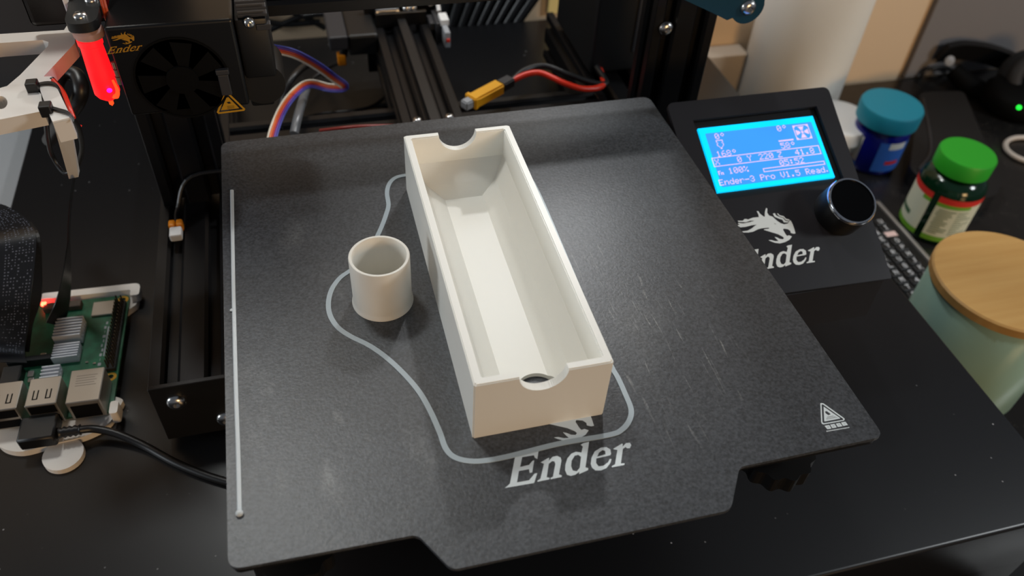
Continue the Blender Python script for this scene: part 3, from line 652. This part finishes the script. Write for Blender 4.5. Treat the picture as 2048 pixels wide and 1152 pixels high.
tag(obj('printed_cup', g, mat_pla('off_white_filament_print', (226, 222, 212)), smooth_=40, loc=(64, 107.8, 0)), 'small white printed round cup left of the long tray', 'cup')
sk = [(812, 350), (792, 355), (779, 367), (774, 386), (777, 410), (772, 430), (764, 452), (754, 474), (740, 505), (716, 530), (698, 543), (680, 556), (664, 578), (657, 604), (660, 630), (675, 654), (700, 672), (740, 692), (775, 717), (810, 750), (840, 786), (862, 825), (880, 866), (890, 894), (905, 912), (930, 921), (965, 922), (1020, 912), (1120, 887), (1218, 870), (1244, 859), (1259, 840), (1262, 818), (1250, 787), (1236, 756)]
skp = [onz(u, v, .15) for u, v in sk] + [Vector((146, 60, .15)), Vector((147, 120, .15)), Vector((147, 172, .15)), Vector((142, 186, .15)), Vector((130, 190, .15)), Vector((100, 190, .15)), Vector((88, 189, .15))]
sm = smooth(skp, 5); L_, R_ = [], []
for i, p in enumerate(sm):
    tg = (sm[min(i + 1, len(sm) - 1)] - sm[max(i - 1, 0)]).normalized(); nn = Vector((-tg.y, tg.x, 0)); L_.append(p + nn * 1.02); R_.append(p - nn * 1.02)
tag(obj('skirt_line', G().strip(L_, R_, .3, 1), M['skirt']), 'pale blue-grey loop of filament laid around tray and cup', 'filament')
g = G()
pl = [onz(463, 381, .3), onz(465, 520, .3), onz(467, 620, .3), onz(471, 780, .3), onz(475, 900, .3), onz(478, 1028, .3)]
g.tube(pl, .62, 8); g.tube([p + Vector((.5, 0, 0)) for p in pl], .5, 8)
p = pl[-1]; g.lathe([(.3, 0), (1.2, .4), (1.3, 1), (.8, 1.7), (0, 1.9)], (p.x + .2, p.y, 0), 14); p = pl[2]; g.lathe([(.3, 0), (.9, .5), (0, 1.2)], (p.x - .6, p.y, 0), 8)
tag(obj('purge_line', g, mat('white_filament', (200, 206, 208), .4), smooth_=60), 'straight white line of filament along the left edge of the sheet', 'filament')

# ------------------------------------------------------------------ single-board computer and its mount
PZ = -103.6; PO = Vector((-71.2, 242.6, PZ)); pc_, ps_ = math.cos(-1.60839), math.sin(-1.60839)
def pi(a, b, h=0): return (PO.x + a * pc_ + b * ps_, PO.y + a * ps_ - b * pc_, PO.z + h)
def pibox(g_, a0, a1, b0, b1, h0, h1, bev=.3):
    bm = bmesh.new(); bmesh.ops.create_cube(bm, size=1); bmesh.ops.scale(bm, vec=(a1 - a0, b1 - b0, h1 - h0), verts=bm.verts)
    if bev: bmesh.ops.bevel(bm, geom=bm.edges[:], offset=bev, segments=1, affect='EDGES')
    for v in bm.verts:
        v.co = Vector(pi(v.co.x + (a0 + a1) / 2, v.co.y + (b0 + b1) / 2, v.co.z + (h0 + h1) / 2))
    bmesh.ops.recalc_face_normals(bm, faces=bm.faces); g_.add(bm); return g_
pts = [onz(u, v, -105.5) for u, v in ((250, 573), (275, 578), (276, 606), (258, 618))]
pts = [(p.x, p.y) for p in pts] + [pi(14, 4)[:2], pi(72, 4)[:2], pi(76, -4)[:2]]
p2 = [onz(u, v, -105.5) for u, v in ((243, 806), (216, 850), (165, 874), (100, 888), (40, 905), (0, 897))]
pts += [(p.x, p.y) for p in p2] + [pi(88, 57)[:2], pi(4, 57)[:2], pi(-3, 48)[:2]]
mp_ = thing('printed_mount', 'white printed mounting plate under the green circuit board', 'mount', (-100, 195, TZ))
tb = onz(127, 893, -106)
obj('plate', G().prism(roundpoly(pts, 5), TZ + .2, -105.8), M['pla_arm'], mp_)
obj('tab', G().cyl((tb.x, tb.y - 4, TZ + .2), 9.5, 3.2, n=32), M['pla_arm'], mp_)
obj('clip', G().prism(roundpoly([pi(83, -.4)[:2], pi(91, -.4)[:2], pi(91, -4.4)[:2], pi(83, -4.4)[:2]], 1.4), -106, -98), M['pla_arm'], mp_)
obj('rim', G().prism(roundpoly([pi(4, -1)[:2], pi(4, -6)[:2], pi(-6, -6)[:2], pi(-6, 48)[:2], pi(-1, 48)[:2], pi(-1, -1)[:2]], [1, 2, 4, 2, 1, 1]), -106, -100.5), M['pla_arm'], mp_)
obj('standoff', G().cyl(pi(30, 28, -2.2), 6, 2.2, n=16), M['pla_arm'], mp_)
SB = thing('circuit_board', 'green single-board computer with silver heatsinks at the left edge of the picture', 'circuit board', tuple(PO))
g = G().prism(roundpoly([(0, 0), (85, 0), (85, 56), (0, 56)], 3), -1.4, 0, frame=lambda a, b, h: pi(a, b, h), holes=[arc((61.5, 3.5), 1.4, 0, 330, 11), arc((3.5, 3.5), 1.4, 0, 330, 11)])
obj('board', g, M['pcb'], SB)
for a in (3.5, 61.5): obj('mounting_ring', G().flat(arc((a, 3.5), 3, 0, 345, 23), lambda x, y: pi(x, y, .06), [arc((a, 3.5), 1.5, 0, 330, 11)]), M['goldpad'], SB)
g = G(); pibox(g, 7, 58, 1, 6, 0, 2.6, .2); hd_ = obj('pin_header', g, M['black'], SB)
g = G()
for i in range(20):
    for b in (2.2, 4.8): pibox(g, 8 + i * 2.54, 8.64 + i * 2.54, b - .32, b + .32, 2.6, 8.4, 0)
obj('header_pins', g, mat('dull_gold_pins', (70, 60, 44), .4, .8), hd_, kind='stuff')
def heatsink(a0, a1, b0, b1, h, n):
    g = G(); pibox(g, a0, a1, b0, b1, 1.2, 2.6, 0); pibox(g, a0 + .3, a1 - .3, b0 + .3, b1 - .3, 0, 1.2, 0)
    base = obj('heatsink', g, M['alufin'], SB)
    for i in range(n):
        a = a0 + (a1 - a0 - .8) * i / (n - 1); gf = G(); pibox(gf, a, a + .8, b0, b1, 2.6, h, 0); obj('fin', gf, M['alufin'], base)
heatsink(20.5, 34.5, 20.5, 34.5, 7.5, 7); heatsink(38, 48, 20.5, 33.5, 5.5, 6); heatsink(53, 61, 28, 37, 5.5, 4)
g = G(); pibox(g, 4.5, 15.5, 7.5, 19, 0, 1.6); obj('radio_shield', g, M['tin'], SB)
g = G(); pibox(g, 65.8, 87.2, 2.2, 18.2, 0, 13.4, .4); et = obj('network_socket', g, M['tin'], SB)
g = G(); pibox(g, 86.9, 87.5, 3.8, 16.6, 1.2, 10.5, 0); obj('socket_opening', g, M['gap'], et)
g = G()
for k in range(5): pibox(g, 70 + k * 1.6, 70.4 + k * 1.6, 5 + (k % 2), 15, 13.4, 13.45, 0)
obj('socket_print', g, mat('grey_etch', (130, 124, 116), .5, .6), et)
for b in (20.4, 38.4):
    g = G(); pibox(g, 70, 87.6, b + 1.2, b + 15.6, 0, 15.6, .4); us = obj('usb_socket', g, M['tin'], SB)
    g = G(); pibox(g, 87.3, 87.9, b + 2.2, b + 14.4, 1.6, 6.8, 0); pibox(g, 87.3, 87.9, b + 2.2, b + 14.4, 9, 14.4, 0); obj('socket_opening', g, M['gap'], us)
    g = G()
    for q_ in (4.2, 10.2):
        pibox(g, 78, 84, b + q_, b + q_ + .6, 15.6, 15.66, 0); pibox(g, 78, 84, b + q_ + 2.0, b + q_ + 2.6, 15.6, 15.66, 0); pibox(g, 83.4, 84, b + q_, b + q_ + 2.6, 15.6, 15.66, 0)
    obj('spring_slot', g, M['gap'], us)
g = G(); pibox(g, 44, 47.5, 34, 55.5, 0, 5.2, .2); obj('camera_socket', g, M['black'], SB)
g = G(); pibox(g, 43.6, 44.2, 36, 54, 0, 4.5, .1); obj('socket_latch', g, mat('cream_plastic', (200, 190, 170), .5), SB)
g = G(); pibox(g, 50, 62, 47, 56, 0, 5.8, .5); obj('audio_jack', g, M['black'], SB)
g = G(); pibox(g, 52, 56, 42, 45, 0, 2.4, .3); pibox(g, 57, 60, 41, 44, 0, 2.6, .3); pibox(g, 40, 43, 38, 41, 0, 2.2, .3); pibox(g, 63.5, 66, 26, 28.5, 0, 1.2, .2); pibox(g, 50.5, 51.5, 12, 13.5, 0, .8, 0); pibox(g, 49, 50, 16, 17.5, 0, .8, 0); pibox(g, 62, 63, 20, 21.5, 0, .8, 0)
obj('small_chips', g, M['steel'], SB, kind='stuff')
g = G(); pibox(g, 3, 8, 25, 45, 0, 3.5, .3); obj('display_socket', g, mat('brown_plastic', (72, 58, 48), .5), SB)
g = G(); pibox(g, 24, 46, 8.5, 9.3, .02, .06, 0)
for i in range(10): pibox(g, 20 + i * 3.4, 22 + i * 3.4, 9.6 + (i % 3) * .4, 10.6 + (i % 2) * .6, .02, .06, 0)
obj('board_print', g, M['print'], SB)
p = onz(87, 607, -100); g = G().box((p.x - 1.4, p.y - 1.2, -101.2), (p.x + 1.4, p.y + 1.2, -99.6), .4); obj('power_light', g, M['redled'], SB, 'lit red power light')
# USB plug with cable
UP = thing('usb_cable', 'black right-angle USB plug and cable lying across the white mount', 'cable', tuple(pi(95, 28, 0)))
g = G(); pibox(g, 88.2, 103, 22.5, 39.5, .8, 8.8, 1); obj('plug', g, M['black'], UP, smooth_=40)
rl = [Vector(pi(97.5, 22, 4)), Vector(pi(97.3, 18, 4)), Vector(pi(97, 13, 3.6))]
g = G()
cy = rl[0]; ax = (rl[2] - rl[0]).normalized()
g.lathe([(2.9 if k % 2 == 0 else 2.2, k * 1.2) for k in range(9)], tuple(cy), 16, ax); obj('strain_relief', g, M['rubber'], UP, smooth_=60)
ca = [rl[1], rl[2]] + [onz(u, v, z) for u, v, z in ((190, 858, -102), (235, 868, -104), (290, 892, -107), (350, 925, -107.6), (410, 950, -107.8), (470, 968, -107.8), (540, 985, -107.8), (640, 1000, -107.8))]
obj('cord', G().tube(ca, 2.0, 12), M['rubber'], UP, smooth_=60)
# wide black flat flex cable looping over the board
fl = [(-70, -25, 430, 405, -62), (-60, 12, 440, 412, -52), (-55, 55, 462, 440, -45), (-52, 72, 492, 470, -44), (-52, 70, 540, 525, -52), (-52, 62, 600, 590, -64), (-54, 58, 650, 645, -80), (-60, 50, 690, 700, -96), (-66, 54, 722, 726, -98)]
lf = [onz(a, c, z) for a, b, c, d, z in fl]; rt = [onz(b, d, z) for a, b, c, d, z in fl]
FB = thing('flex_cable', 'wide black flat flex cable with rows of pale print looping over the circuit board', 'cable', tuple(lf[4]))
obj('band', G().strip(lf, rt, .6), M['ffc'], FB, smooth_=60)
bk = [(a + 8, b + 8, c + 6, d + 4, z - 9 if z > -90 else -99) for a, b, c, d, z in fl[2:8]]; bk[2] = (-40, 84, 560, 548, -66); bk[3] = (-40, 82, 610, 600, -76)
obj('under_band', G().strip([onz(a, c, z) for a, b, c, d, z in bk], [onz(b, d, z) for a, b, c, d, z in bk], .8), M['rubber'], FB)
L2, R2 = smooth(lf, 10), smooth(rt, 10); g = G()
for i in range(12, len(L2) - 8):
    for cidx in range(9):
        if random.random() < .62:
            f0 = .5 + cidx * .055; f1 = f0 + .012 + .022 * random.random()
            off = (L2[i + 1] - L2[i]).cross(R2[i] - L2[i]).normalized(); off = off if off.dot(CAM - L2[i]) > 0 else -off; off = off * .42
            q_ = [L2[i].lerp(R2[i], f0) + off, L2[i].lerp(R2[i], f1) + off, L2[i].lerp(L2[i + 1], .42).lerp(R2[i].lerp(R2[i + 1], .42), f1) + off, L2[i].lerp(L2[i + 1], .42).lerp(R2[i].lerp(R2[i + 1], .42), f0) + off]
            g.b.faces.new([g.b.verts.new(v) for v in q_])
obj('printed_rows', g, mat('faint_grey_ink', (88, 92, 104), .5), FB, kind='stuff')

# ------------------------------------------------------------------ printed camera arm
AZ = 62.0
def az(u, v, z=AZ): p = onz(u, v, z); return (p.x, p.y)
AR = thing('printed_bracket', 'white printed triangular camera arm tied with black zip ties, beside the red probe', 'bracket', tuple(onz(60, 190, AZ)))
outer = [az(*q_) for q_ in ((-90, 74), (0, 68), (128, 60), (136, 48), (150, 58), (150, 86), (120, 118), (60, 182), (72, 178), (82, 188), (86, 222), (0, 239), (-90, 256))]
hole1 = [az(*q_) for q_ in ((-60, 92), (0, 86), (85, 80), (97, 84), (96, 92), (40, 150), (14, 172), (0, 176), (-60, 186))]
hole2 = [az(2 + 13 * math.cos(a), 205 + 13 * math.sin(a)) for a in [2 * PI * i / 20 for i in range(20)]]
obj('truss', G().prism(outer, AZ - 6.5, AZ, holes=[hole1, hole2]), M['pla_arm'], AR)
blk = [az(*q_) for q_ in ((76, 156), (104, 155), (139, 228), (140, 238), (106, 246), (98, 228), (82, 185))]
obj('holder', G().prism(blk, AZ - 9, AZ + .6), M['pla_arm'], AR)
tpz = [onz(106, 246, AZ + .2), onz(140, 238, AZ + .2), onz(138, 222, AZ + .2), onz(104, 228, AZ + .2)]
bz = 4; bt = [onz(138, 358, bz), onz(157, 354, bz)]; bt += [bt[1] + Vector((0, 5, 0)), bt[0] + Vector((0, 5, 0))]
g = G(); vt = [g.b.verts.new(v) for v in tpz]; vb = [g.b.verts.new(v) for v in bt]
g.b.faces.new(vt); g.b.faces.new(vb[::-1])
for k in range(4): g.b.faces.new((vt[k], vb[k], vb[(k + 1) % 4], vt[(k + 1) % 4]))
bmesh.ops.recalc_face_normals(g.b, faces=g.b.faces); obj('leg', g, M['pla_arm'], AR)
for k, (hx, hy, path) in enumerate((((63, 167), None, [(70, 170), (95, 166), (112, 170), (126, 190)]), ((90, 212), None, [(96, 214), (118, 220), (136, 226), (148, 240)]))):
    zt = thing('zip_tie', ('upper' if k == 0 else 'lower') + ' black zip tie around the white camera arm', 'zip tie', tuple(onz(*hx, AZ + 3)), 'zip ties on the camera arm')
    c = onz(*hx, AZ + 3); obj('tie_head', G().box((c.x - 2.2, c.y - 2.2, AZ - 1), (c.x + 2.2, c.y + 2.4, AZ + 4), .5), M['black'], zt)
    pp = [onz(u, v, AZ + 1.3 - (1.5 if j == 3 else 0)) for j, (u, v) in enumerate(path)]
    obj('strap', G().strip([p + Vector((0, .9, 0)) for p in pp], [p - Vector((0, .9, 0)) for p in pp], .7, 4), M['black'], zt)
wr = [onz(u, v, z) for u, v, z in ((104, 158, AZ), (124, 182, AZ - 2), (136, 212, AZ - 2), (146, 236, AZ - 4), (158, 258, 40), (164, 300, 20), (152, 335, 8), (128, 345, 4), (104, 310, 12), (96, 280, 30), (92, 240, 48), (90, 222, AZ - 3))]
CW = thing('camera_wire', 'thin black wire loop tied around the leg of the white camera arm', 'wire', tuple(wr[4]))
obj('wire', G().tube(wr, 1.1, 8), M['rubber'], CW, smooth_=60)
rw = [onz(u, v, z) for u, v, z in ((106, 160, AZ + 1.5), (126, 184, AZ), (138, 213, AZ), (147, 236, AZ - 2))]
obj('red_wire', G().tube(rw, .9, 8), M['red'], CW, smooth_=60)
pp = onz(158, 252, 40); obj('solder_joint', G().lathe([(0, -1.4), (1.3, 0), (0, 1.4)], tuple(pp), 10), M['steel'], CW)
hz = [onz(u, v, z) for u, v, z in ((120, 200, 30), (112, 170, 34), (125, 148, 36), (152, 150, 36), (162, 180, 32), (150, 212, 22), (118, 250, 0), (98, 280, -30))]
tag(obj('wire_sleeve', G().tube(hz, 3.6, 12), M['rubber'], smooth_=60), 'thick black wire sleeve curling behind the white camera arm', 'cable')
rb_ = [(148, 356, 6), (142, 400, -10), (138, 450, -32), (137, 500, -55), (133, 560, -78), (124, 610, -92), (110, 650, -98)]
cen = smooth([onz(*a) for a in rb_], 6); L_, R_ = [], []
for i, p in enumerate(cen):
    f = i / (len(cen) - 1); tg = (cen[min(i + 1, len(cen) - 1)] - cen[max(i - 1, 0)]).normalized(); vd = (p - CAM).normalized()
    side = tg.cross(vd).normalized(); edge = vd; ang = 1.5 - max(0, f - .45) * 1.6
    dvec = (side * math.cos(ang) + edge * math.sin(ang)) * 5.5; L_.append(p + dvec); R_.append(p - dvec)
tag(obj('camera_ribbon', G().strip(L_, R_, .5, 1), M['ffc'], smooth_=60), 'narrow dark camera ribbon hanging edge-on from the white arm to the circuit board', 'cable')

# ------------------------------------------------------------------ behind and left of the table
x0, x1 = ony(-200, 60, 545).x, -60
tag(obj('dark_board', G().box((-420, 545, -200), (-66, 551, 140), 1), M['board']), 'dark grey board against the wall behind the white camera arm', 'board')
tag(obj('grey_cabinet', G().box((-460, 120, -560), (-160, 545, -150), 2), M['boxgrey']), 'light grey cabinet left of the black side table', 'cabinet')
# pleated black film hanging behind the table
g = G(); rows = []
for j in range(9):
    z = -20 - j * 14; rr = []
    for i in range(161):
        f = i / 160
        rr.append(g.b.verts.new((116 + f * (124 - j * .6) + f * (8 - j) * 9, 547 - abs(math.sin(f * 44 + .9 * math.sin(9 * f))) * 4.5, z)))
    rows.append(rr)
for a, b in zip(rows, rows[1:]):
    for i in range(160): g.b.faces.new((a[i], a[i + 1], b[i + 1], b[i]))
tag(obj('black_film', g, M['cloth'], smooth_=60), 'black pleated plastic film hanging on the wall behind the table', 'plastic film')
for k, (a, b, c) in enumerate((((500, 30), (560, 48), (640, 44)), ((540, 60), (600, 34), (660, 26)), ((520, 20), (590, 26), (650, 56)))):
    pts = [ony(*q_, 547) for q_ in (a, b, c)]
    o = obj('dark_cable', G().tube(pts, 2.6, 8), M['rubber'], smooth_=60)
    tag(o, ('topmost', 'middle', 'lowest')[(0, 1, 2)[k]] + ' of three dark cables on the wall left of the rear motor', 'cable', 'cables behind the table')
tag(obj('yellow_card', G().box((273, 546, -106), (294, 550, -60), .4), mat('cream_yellow_card', (238, 214, 140), .7)), 'small cream yellow card against the wall, right of the black pleated film', 'card')
tag(obj('card_box', G().box((425, 530, CZ), (485, 551, CZ + 58), 1.5), mat('putty_card', (170, 156, 140), .8)), 'putty coloured card box against the wall left of the paper roll', 'box')

# ------------------------------------------------------------------ things on the counter
c = onz(1565, 210, CZ)
t = thing('paper_roll', 'large white paper towel roll standing against the wall', 'paper roll', tuple(c))
obj('paper', G().lathe([(18, 0), (50, 0), (51.5, 2), (51.5, 268), (50, 270), (20, 270)], tuple(c), 64), M['tissue'], t, smooth_=40)
obj('core', G().lathe([(18, -0), (20, 0), (20, 270.5), (18, 270.5)], tuple(c), 40), M['cream'], t, smooth_=40)
c = onz(1654, 300, CZ)
t = thing('white_tub', 'white round tub with a flat lid behind the printer screen', 'tub', tuple(c))
obj('body', G().lathe([(24, 0), (27, 2), (28, 22), (28, 24)], tuple(c), 48), M['white'], t, smooth_=40)
obj('lid', G().lathe([(31, 24), (32, 25), (32, 37), (31, 38.5), (0, 38.5)], tuple(c), 48), M['white'], t, smooth_=40)
obj('tub_label', G().patch(c, 28.1, CZ + 3, CZ + 15, -120, 60, 20, 28.3), mat('pink_label', (190, 130, 130), .5), t)
c = onz(1736, 322, CZ)
t = thing('blue_jar', 'cobalt blue jar with a teal screw lid beside the white tub', 'jar', tuple(c))
obj('body', G().lathe([(20, 0), (24, 1.5), (25.5, 6), (25.5, 40), (24, 44), (22, 47), (22, 50)], tuple(c), 56), M['cobalt'], t, smooth_=40)
obj('lid', G().lathe([(27, 48), (28.4, 49), (28.8, 63), (27.6, 65), (0, 65)], tuple(c), 64), M['teal'], t, smooth_=35)
lb_ = obj('label', G().patch(c, 25.7, CZ + 10, CZ + 37, -228, -160, 14), M['paper'], t, 'white text label of the jar')
obj('label', G().patch(c, 25.7, CZ + 6, CZ + 38, -124, -45, 16), M['cobalt_label'], t, 'sky blue front label of the jar')
obj('label_foot', G().patch(c, 25.75, CZ + 5, CZ + 10, -225, -158, 14), M['cobalt_label'], t)
obj('label_badge', G().patch(c, 25.8, CZ + 31, CZ + 38, -104, -66, 10), M['paper'], t)
obj('label_stripe', G().patch(c, 25.8, CZ + 14, CZ + 18, -100, -68, 10), M['redlabel'], t)
c = onz(1858, 452, CZ)
t = thing('green_bottle', 'dark green supplement bottle with a bright green cap and cream label', 'bottle', tuple(c))
R0 = 27.5
obj('body', G().lathe([(24, 0), (26.6, 1.5), (R0, 4), (R0, 50), (R0 - 1.2, 56), (22.5, 61), (19, 63), (19, 67)], tuple(c), 64), M['greenglass'], t, smooth_=40)
obj('cap', G().lathe([(22.0, 65), (23.0, 66), (23.3, 79), (22.4, 80.5), (0, 80.5)], tuple(c), 72), M['green'], t, smooth_=35)
for a0, a1 in ((-236, -158), (-146, -48)):
    lb_ = obj('label', G().patch(c, R0 + .15, CZ + 6, CZ + 44, a0, a1, 20), M['label'], t)
    obj('label_band', G().patch(c, R0 + .22, CZ + 44, CZ + 50, a0, a1, 20), M['redlabel'], t, 'red top band of the label')
    obj('label_band', G().patch(c, R0 + .25, CZ + 5, CZ + 10, a0, a1, 20), M['limelabel'], t, 'lime foot band of the label')
    obj('label_band', G().patch(c, R0 + .26, CZ + 40.5, CZ + 44, a1 - 16 if a0 < -200 else a0, a1 if a0 < -200 else a0 + 60, 14), M['limelabel'], t)
obj('label_bar', G().patch(c, R0 + .28, CZ + 17, CZ + 21.5, -222, -184, 12), M['greenink'], t)
g = G()
for k in range(11):
    z = CZ + 37 - k * 2.4; a = -141 + random.random() * 3
    g.patch(c, R0 + .28, z, z + .9, a, a + 14 + random.random() * 16, 6); g.patch(c, R0 + .28, z, z + .7, -106, -106 + 12 + random.random() * 24, 6)
obj('label_print', g, M['greenink'], t, kind='stuff')
# jar with bamboo lid
c = Vector((481, 155.5, CZ))
t = thing('glass_jar', 'frosted green glass jar with a round bamboo lid', 'jar', tuple(c))
H = -116 - CZ
obj('glass', G().lathe([(42, 0), (45.5, 1.5), (47.5, 5), (47.5, H - 9), (46, H - 7), (44.5, H - 7), (44.5, 7), (42, 5), (0, 5)], tuple(c), 72), M['frost'], t, smooth_=40)
obj('contents', G().lathe([(41, 5.4), (43.6, 8), (43.6, 44), (42, 46), (0, 46)], tuple(c), 56), mat('pale_green_contents', (150, 170, 140), .8), t, smooth_=40)
obj('bamboo_lid', G().lathe([(48, H - 7.5), (49.2, H - 6.8), (49.2, H - 1.2), (48, H), (0, H)], tuple(c), 80), M['bamboo'], t, smooth_=35)
# mini keyboard
t = thing('mini_keyboard', 'small black keyboard with white legends and silver edge, between display and jar', 'keyboard', (480, 240, CZ))
KZ = CZ + 8
obj('case', G().box((408, 150, CZ), (538, 342, KZ), 1.5), M['black'], t)
obj('edge_trim', G().box((533.5, 150, CZ + 2), (537.2, 342, KZ + 2), .8).box((470, 338.5, CZ + 2), (537, 342, KZ + 2), .8), M['silver'], t, 'silver edge of the keyboard')
LT = 'UIOPHJKLNMTGEYRU8540'; k = 0
for ci, (cx, n0) in enumerate(((520.7, 11), (508.6, 11), (496.2, 11), (484, 11), (472, 10), (460, 10), (448, 10), (436, 10), (424, 10))):
    for r in range(n0):
        cy_ = 314 - r * 8.55 - (4.3 if ci == 1 else 0) - (ci // 2) * 1.5
        if ci == 0 and r == 2: continue
        kk = obj('key', G().box((cx - 5, cy_ - 3.6, KZ), (cx + 5, cy_ + 3.6, KZ + 1.8), .6, 1), M['key'], t)
        g = G(); h = FONT[LT[k % len(LT)]]; k += 1; pxs = .7
        big = (ci == 0 and r == 2)
        for rr in range(7):
            bits = int(h[2 * rr:2 * rr + 2], 16)
            for cc in range(5):
                if bits >> (4 - cc) & 1:
                    xx, yy = cx + (cc - 2.5) * pxs + .6, cy_ + (3 - rr) * pxs
                    g.b.faces.new([g.b.verts.new(v) for v in ((xx, yy, KZ + 1.85), (xx + pxs, yy, KZ + 1.85), (xx + pxs, yy + pxs, KZ + 1.85), (xx, yy + pxs, KZ + 1.85))])
        obj('legend', g, M['keyprint'], kk)
kk = obj('key', G().box((513, 292.5, KZ), (527, 301.5, KZ + 1.8), 1, 2), M['key'], t)
obj('legend', G().box((515, 294, KZ + 1.8), (526, 300, KZ + 2.0), .1), M['pink'], kk, 'pale pink panel')  # pale pink print on the large key
# black leather case, headset, cords
PB = [(681, 492), (731, 486), (662, 334), (640, 318), (590, 322), (587, 372)]
t = thing('black_case', 'flat black zipped case on the counter behind the green bottle', 'case', (650, 400, CZ))
obj('body', G().prism(roundpoly(PB, 9), CZ, CZ + 16), mat('black_leather', (20, 19, 19), .5, bump=(400, .3, .4)), t)
zp = [(p_[0], p_[1], CZ + 16.2) for p_ in ((676, 480), (630, 400), (594, 368))]
obj('zipper', G().tube(zp, 1.3, 8), M['dark'], t)
t = thing('headset', 'black over-ear headset with a green status light lying at the right edge', 'headset', (800, 500, CZ))
hb = [ony(u, v, y) for u, v, y in ((1884, 105, 536), (1920, 100, 534), (1975, 108, 528), (2030, 130, 520), (2080, 165, 510), (2110, 220, 490))]
L_ = [p + Vector((0, -4, 11)) for p in hb]; R_ = [p + Vector((0, 4, -11)) for p in hb]
obj('headband', G().strip(L_, R_, 7), M['black'], t, smooth_=50)
i2 = [ony(u, v, y) for u, v, y in ((1905, 140, 524), (1940, 172, 505), (1985, 200, 485), (2035, 222, 470))]
obj('inner_band', G().tube(i2, lambda q_: 9 + 7 * q_, 12), M['gap'], t, smooth_=60)
obj('hinge', G().lathe([(0, 0), (5, .5), (5.4, 3), (0, 5)], tuple(ony(1897, 121, 527)), 20, (-.2, -1, .4)), M['grey'], t)
cu = ony(2062, 165, 480)
obj('ear_cup', G().lathe([(0, -14), (26, -12), (36, -4), (36, 4), (30, 12), (22, 12), (20, 6), (0, 5)], tuple(cu), 40, (-.35, -.75, .55)), mat('black_foam', (22, 20, 19), .9, bump=(300, .5, .6)), t, smooth_=60)
obj('cushion', G().tube([cu + Vector((-.35, -.75, .55)).normalized() * 14 + Matrix.Rotation(a, 3, Vector((-.35, -.75, .55))) @ (Vector((.8, -.37, 0)) * 27) for a in [2 * PI * i / 18 for i in range(19)]], 8, 10, 2), mat('black_cushion', (26, 22, 20), .7, bump=(300, .4, .5)), t, smooth_=60)
obj('second_cup', G().lathe([(0, 0), (30, 1), (34, 6), (34, 20), (28, 27), (0, 28)], (cu.x - 26, cu.y - 14, CZ), 36), M['gap'], t, smooth_=50)
p = ony(2038, 215, 430); obj('status_light', G().lathe([(0, 0), (2.3, .6), (0, 1.4)], tuple(p), 14, (CAM - p).normalized()), M['greenled'], t, 'lit green status light')
g = G().tube([ony(u, v, 540) for u, v in ((1840, 158), (1848, 144), (1866, 136), (1890, 134), (1905, 142))], 2.2, 8)
tag(obj('thin_cable', g, M['rubber'], smooth_=60), 'thin black cable arching on the wall beside the headset', 'cable')
cen = onz(2062, 300, CZ + 3); rad = (onz(2012, 297, CZ + 3) - cen).length
g = G().tube([cen + Vector((rad * math.cos(a), rad * .86 * math.sin(a), 0)) for a in [2 * PI * i / 24 for i in range(25)]], 2.5, 10, 3)
tag(obj('white_cable', g, M['beige'], smooth_=60), 'beige white cable coiled in a ring at the right edge', 'cable')
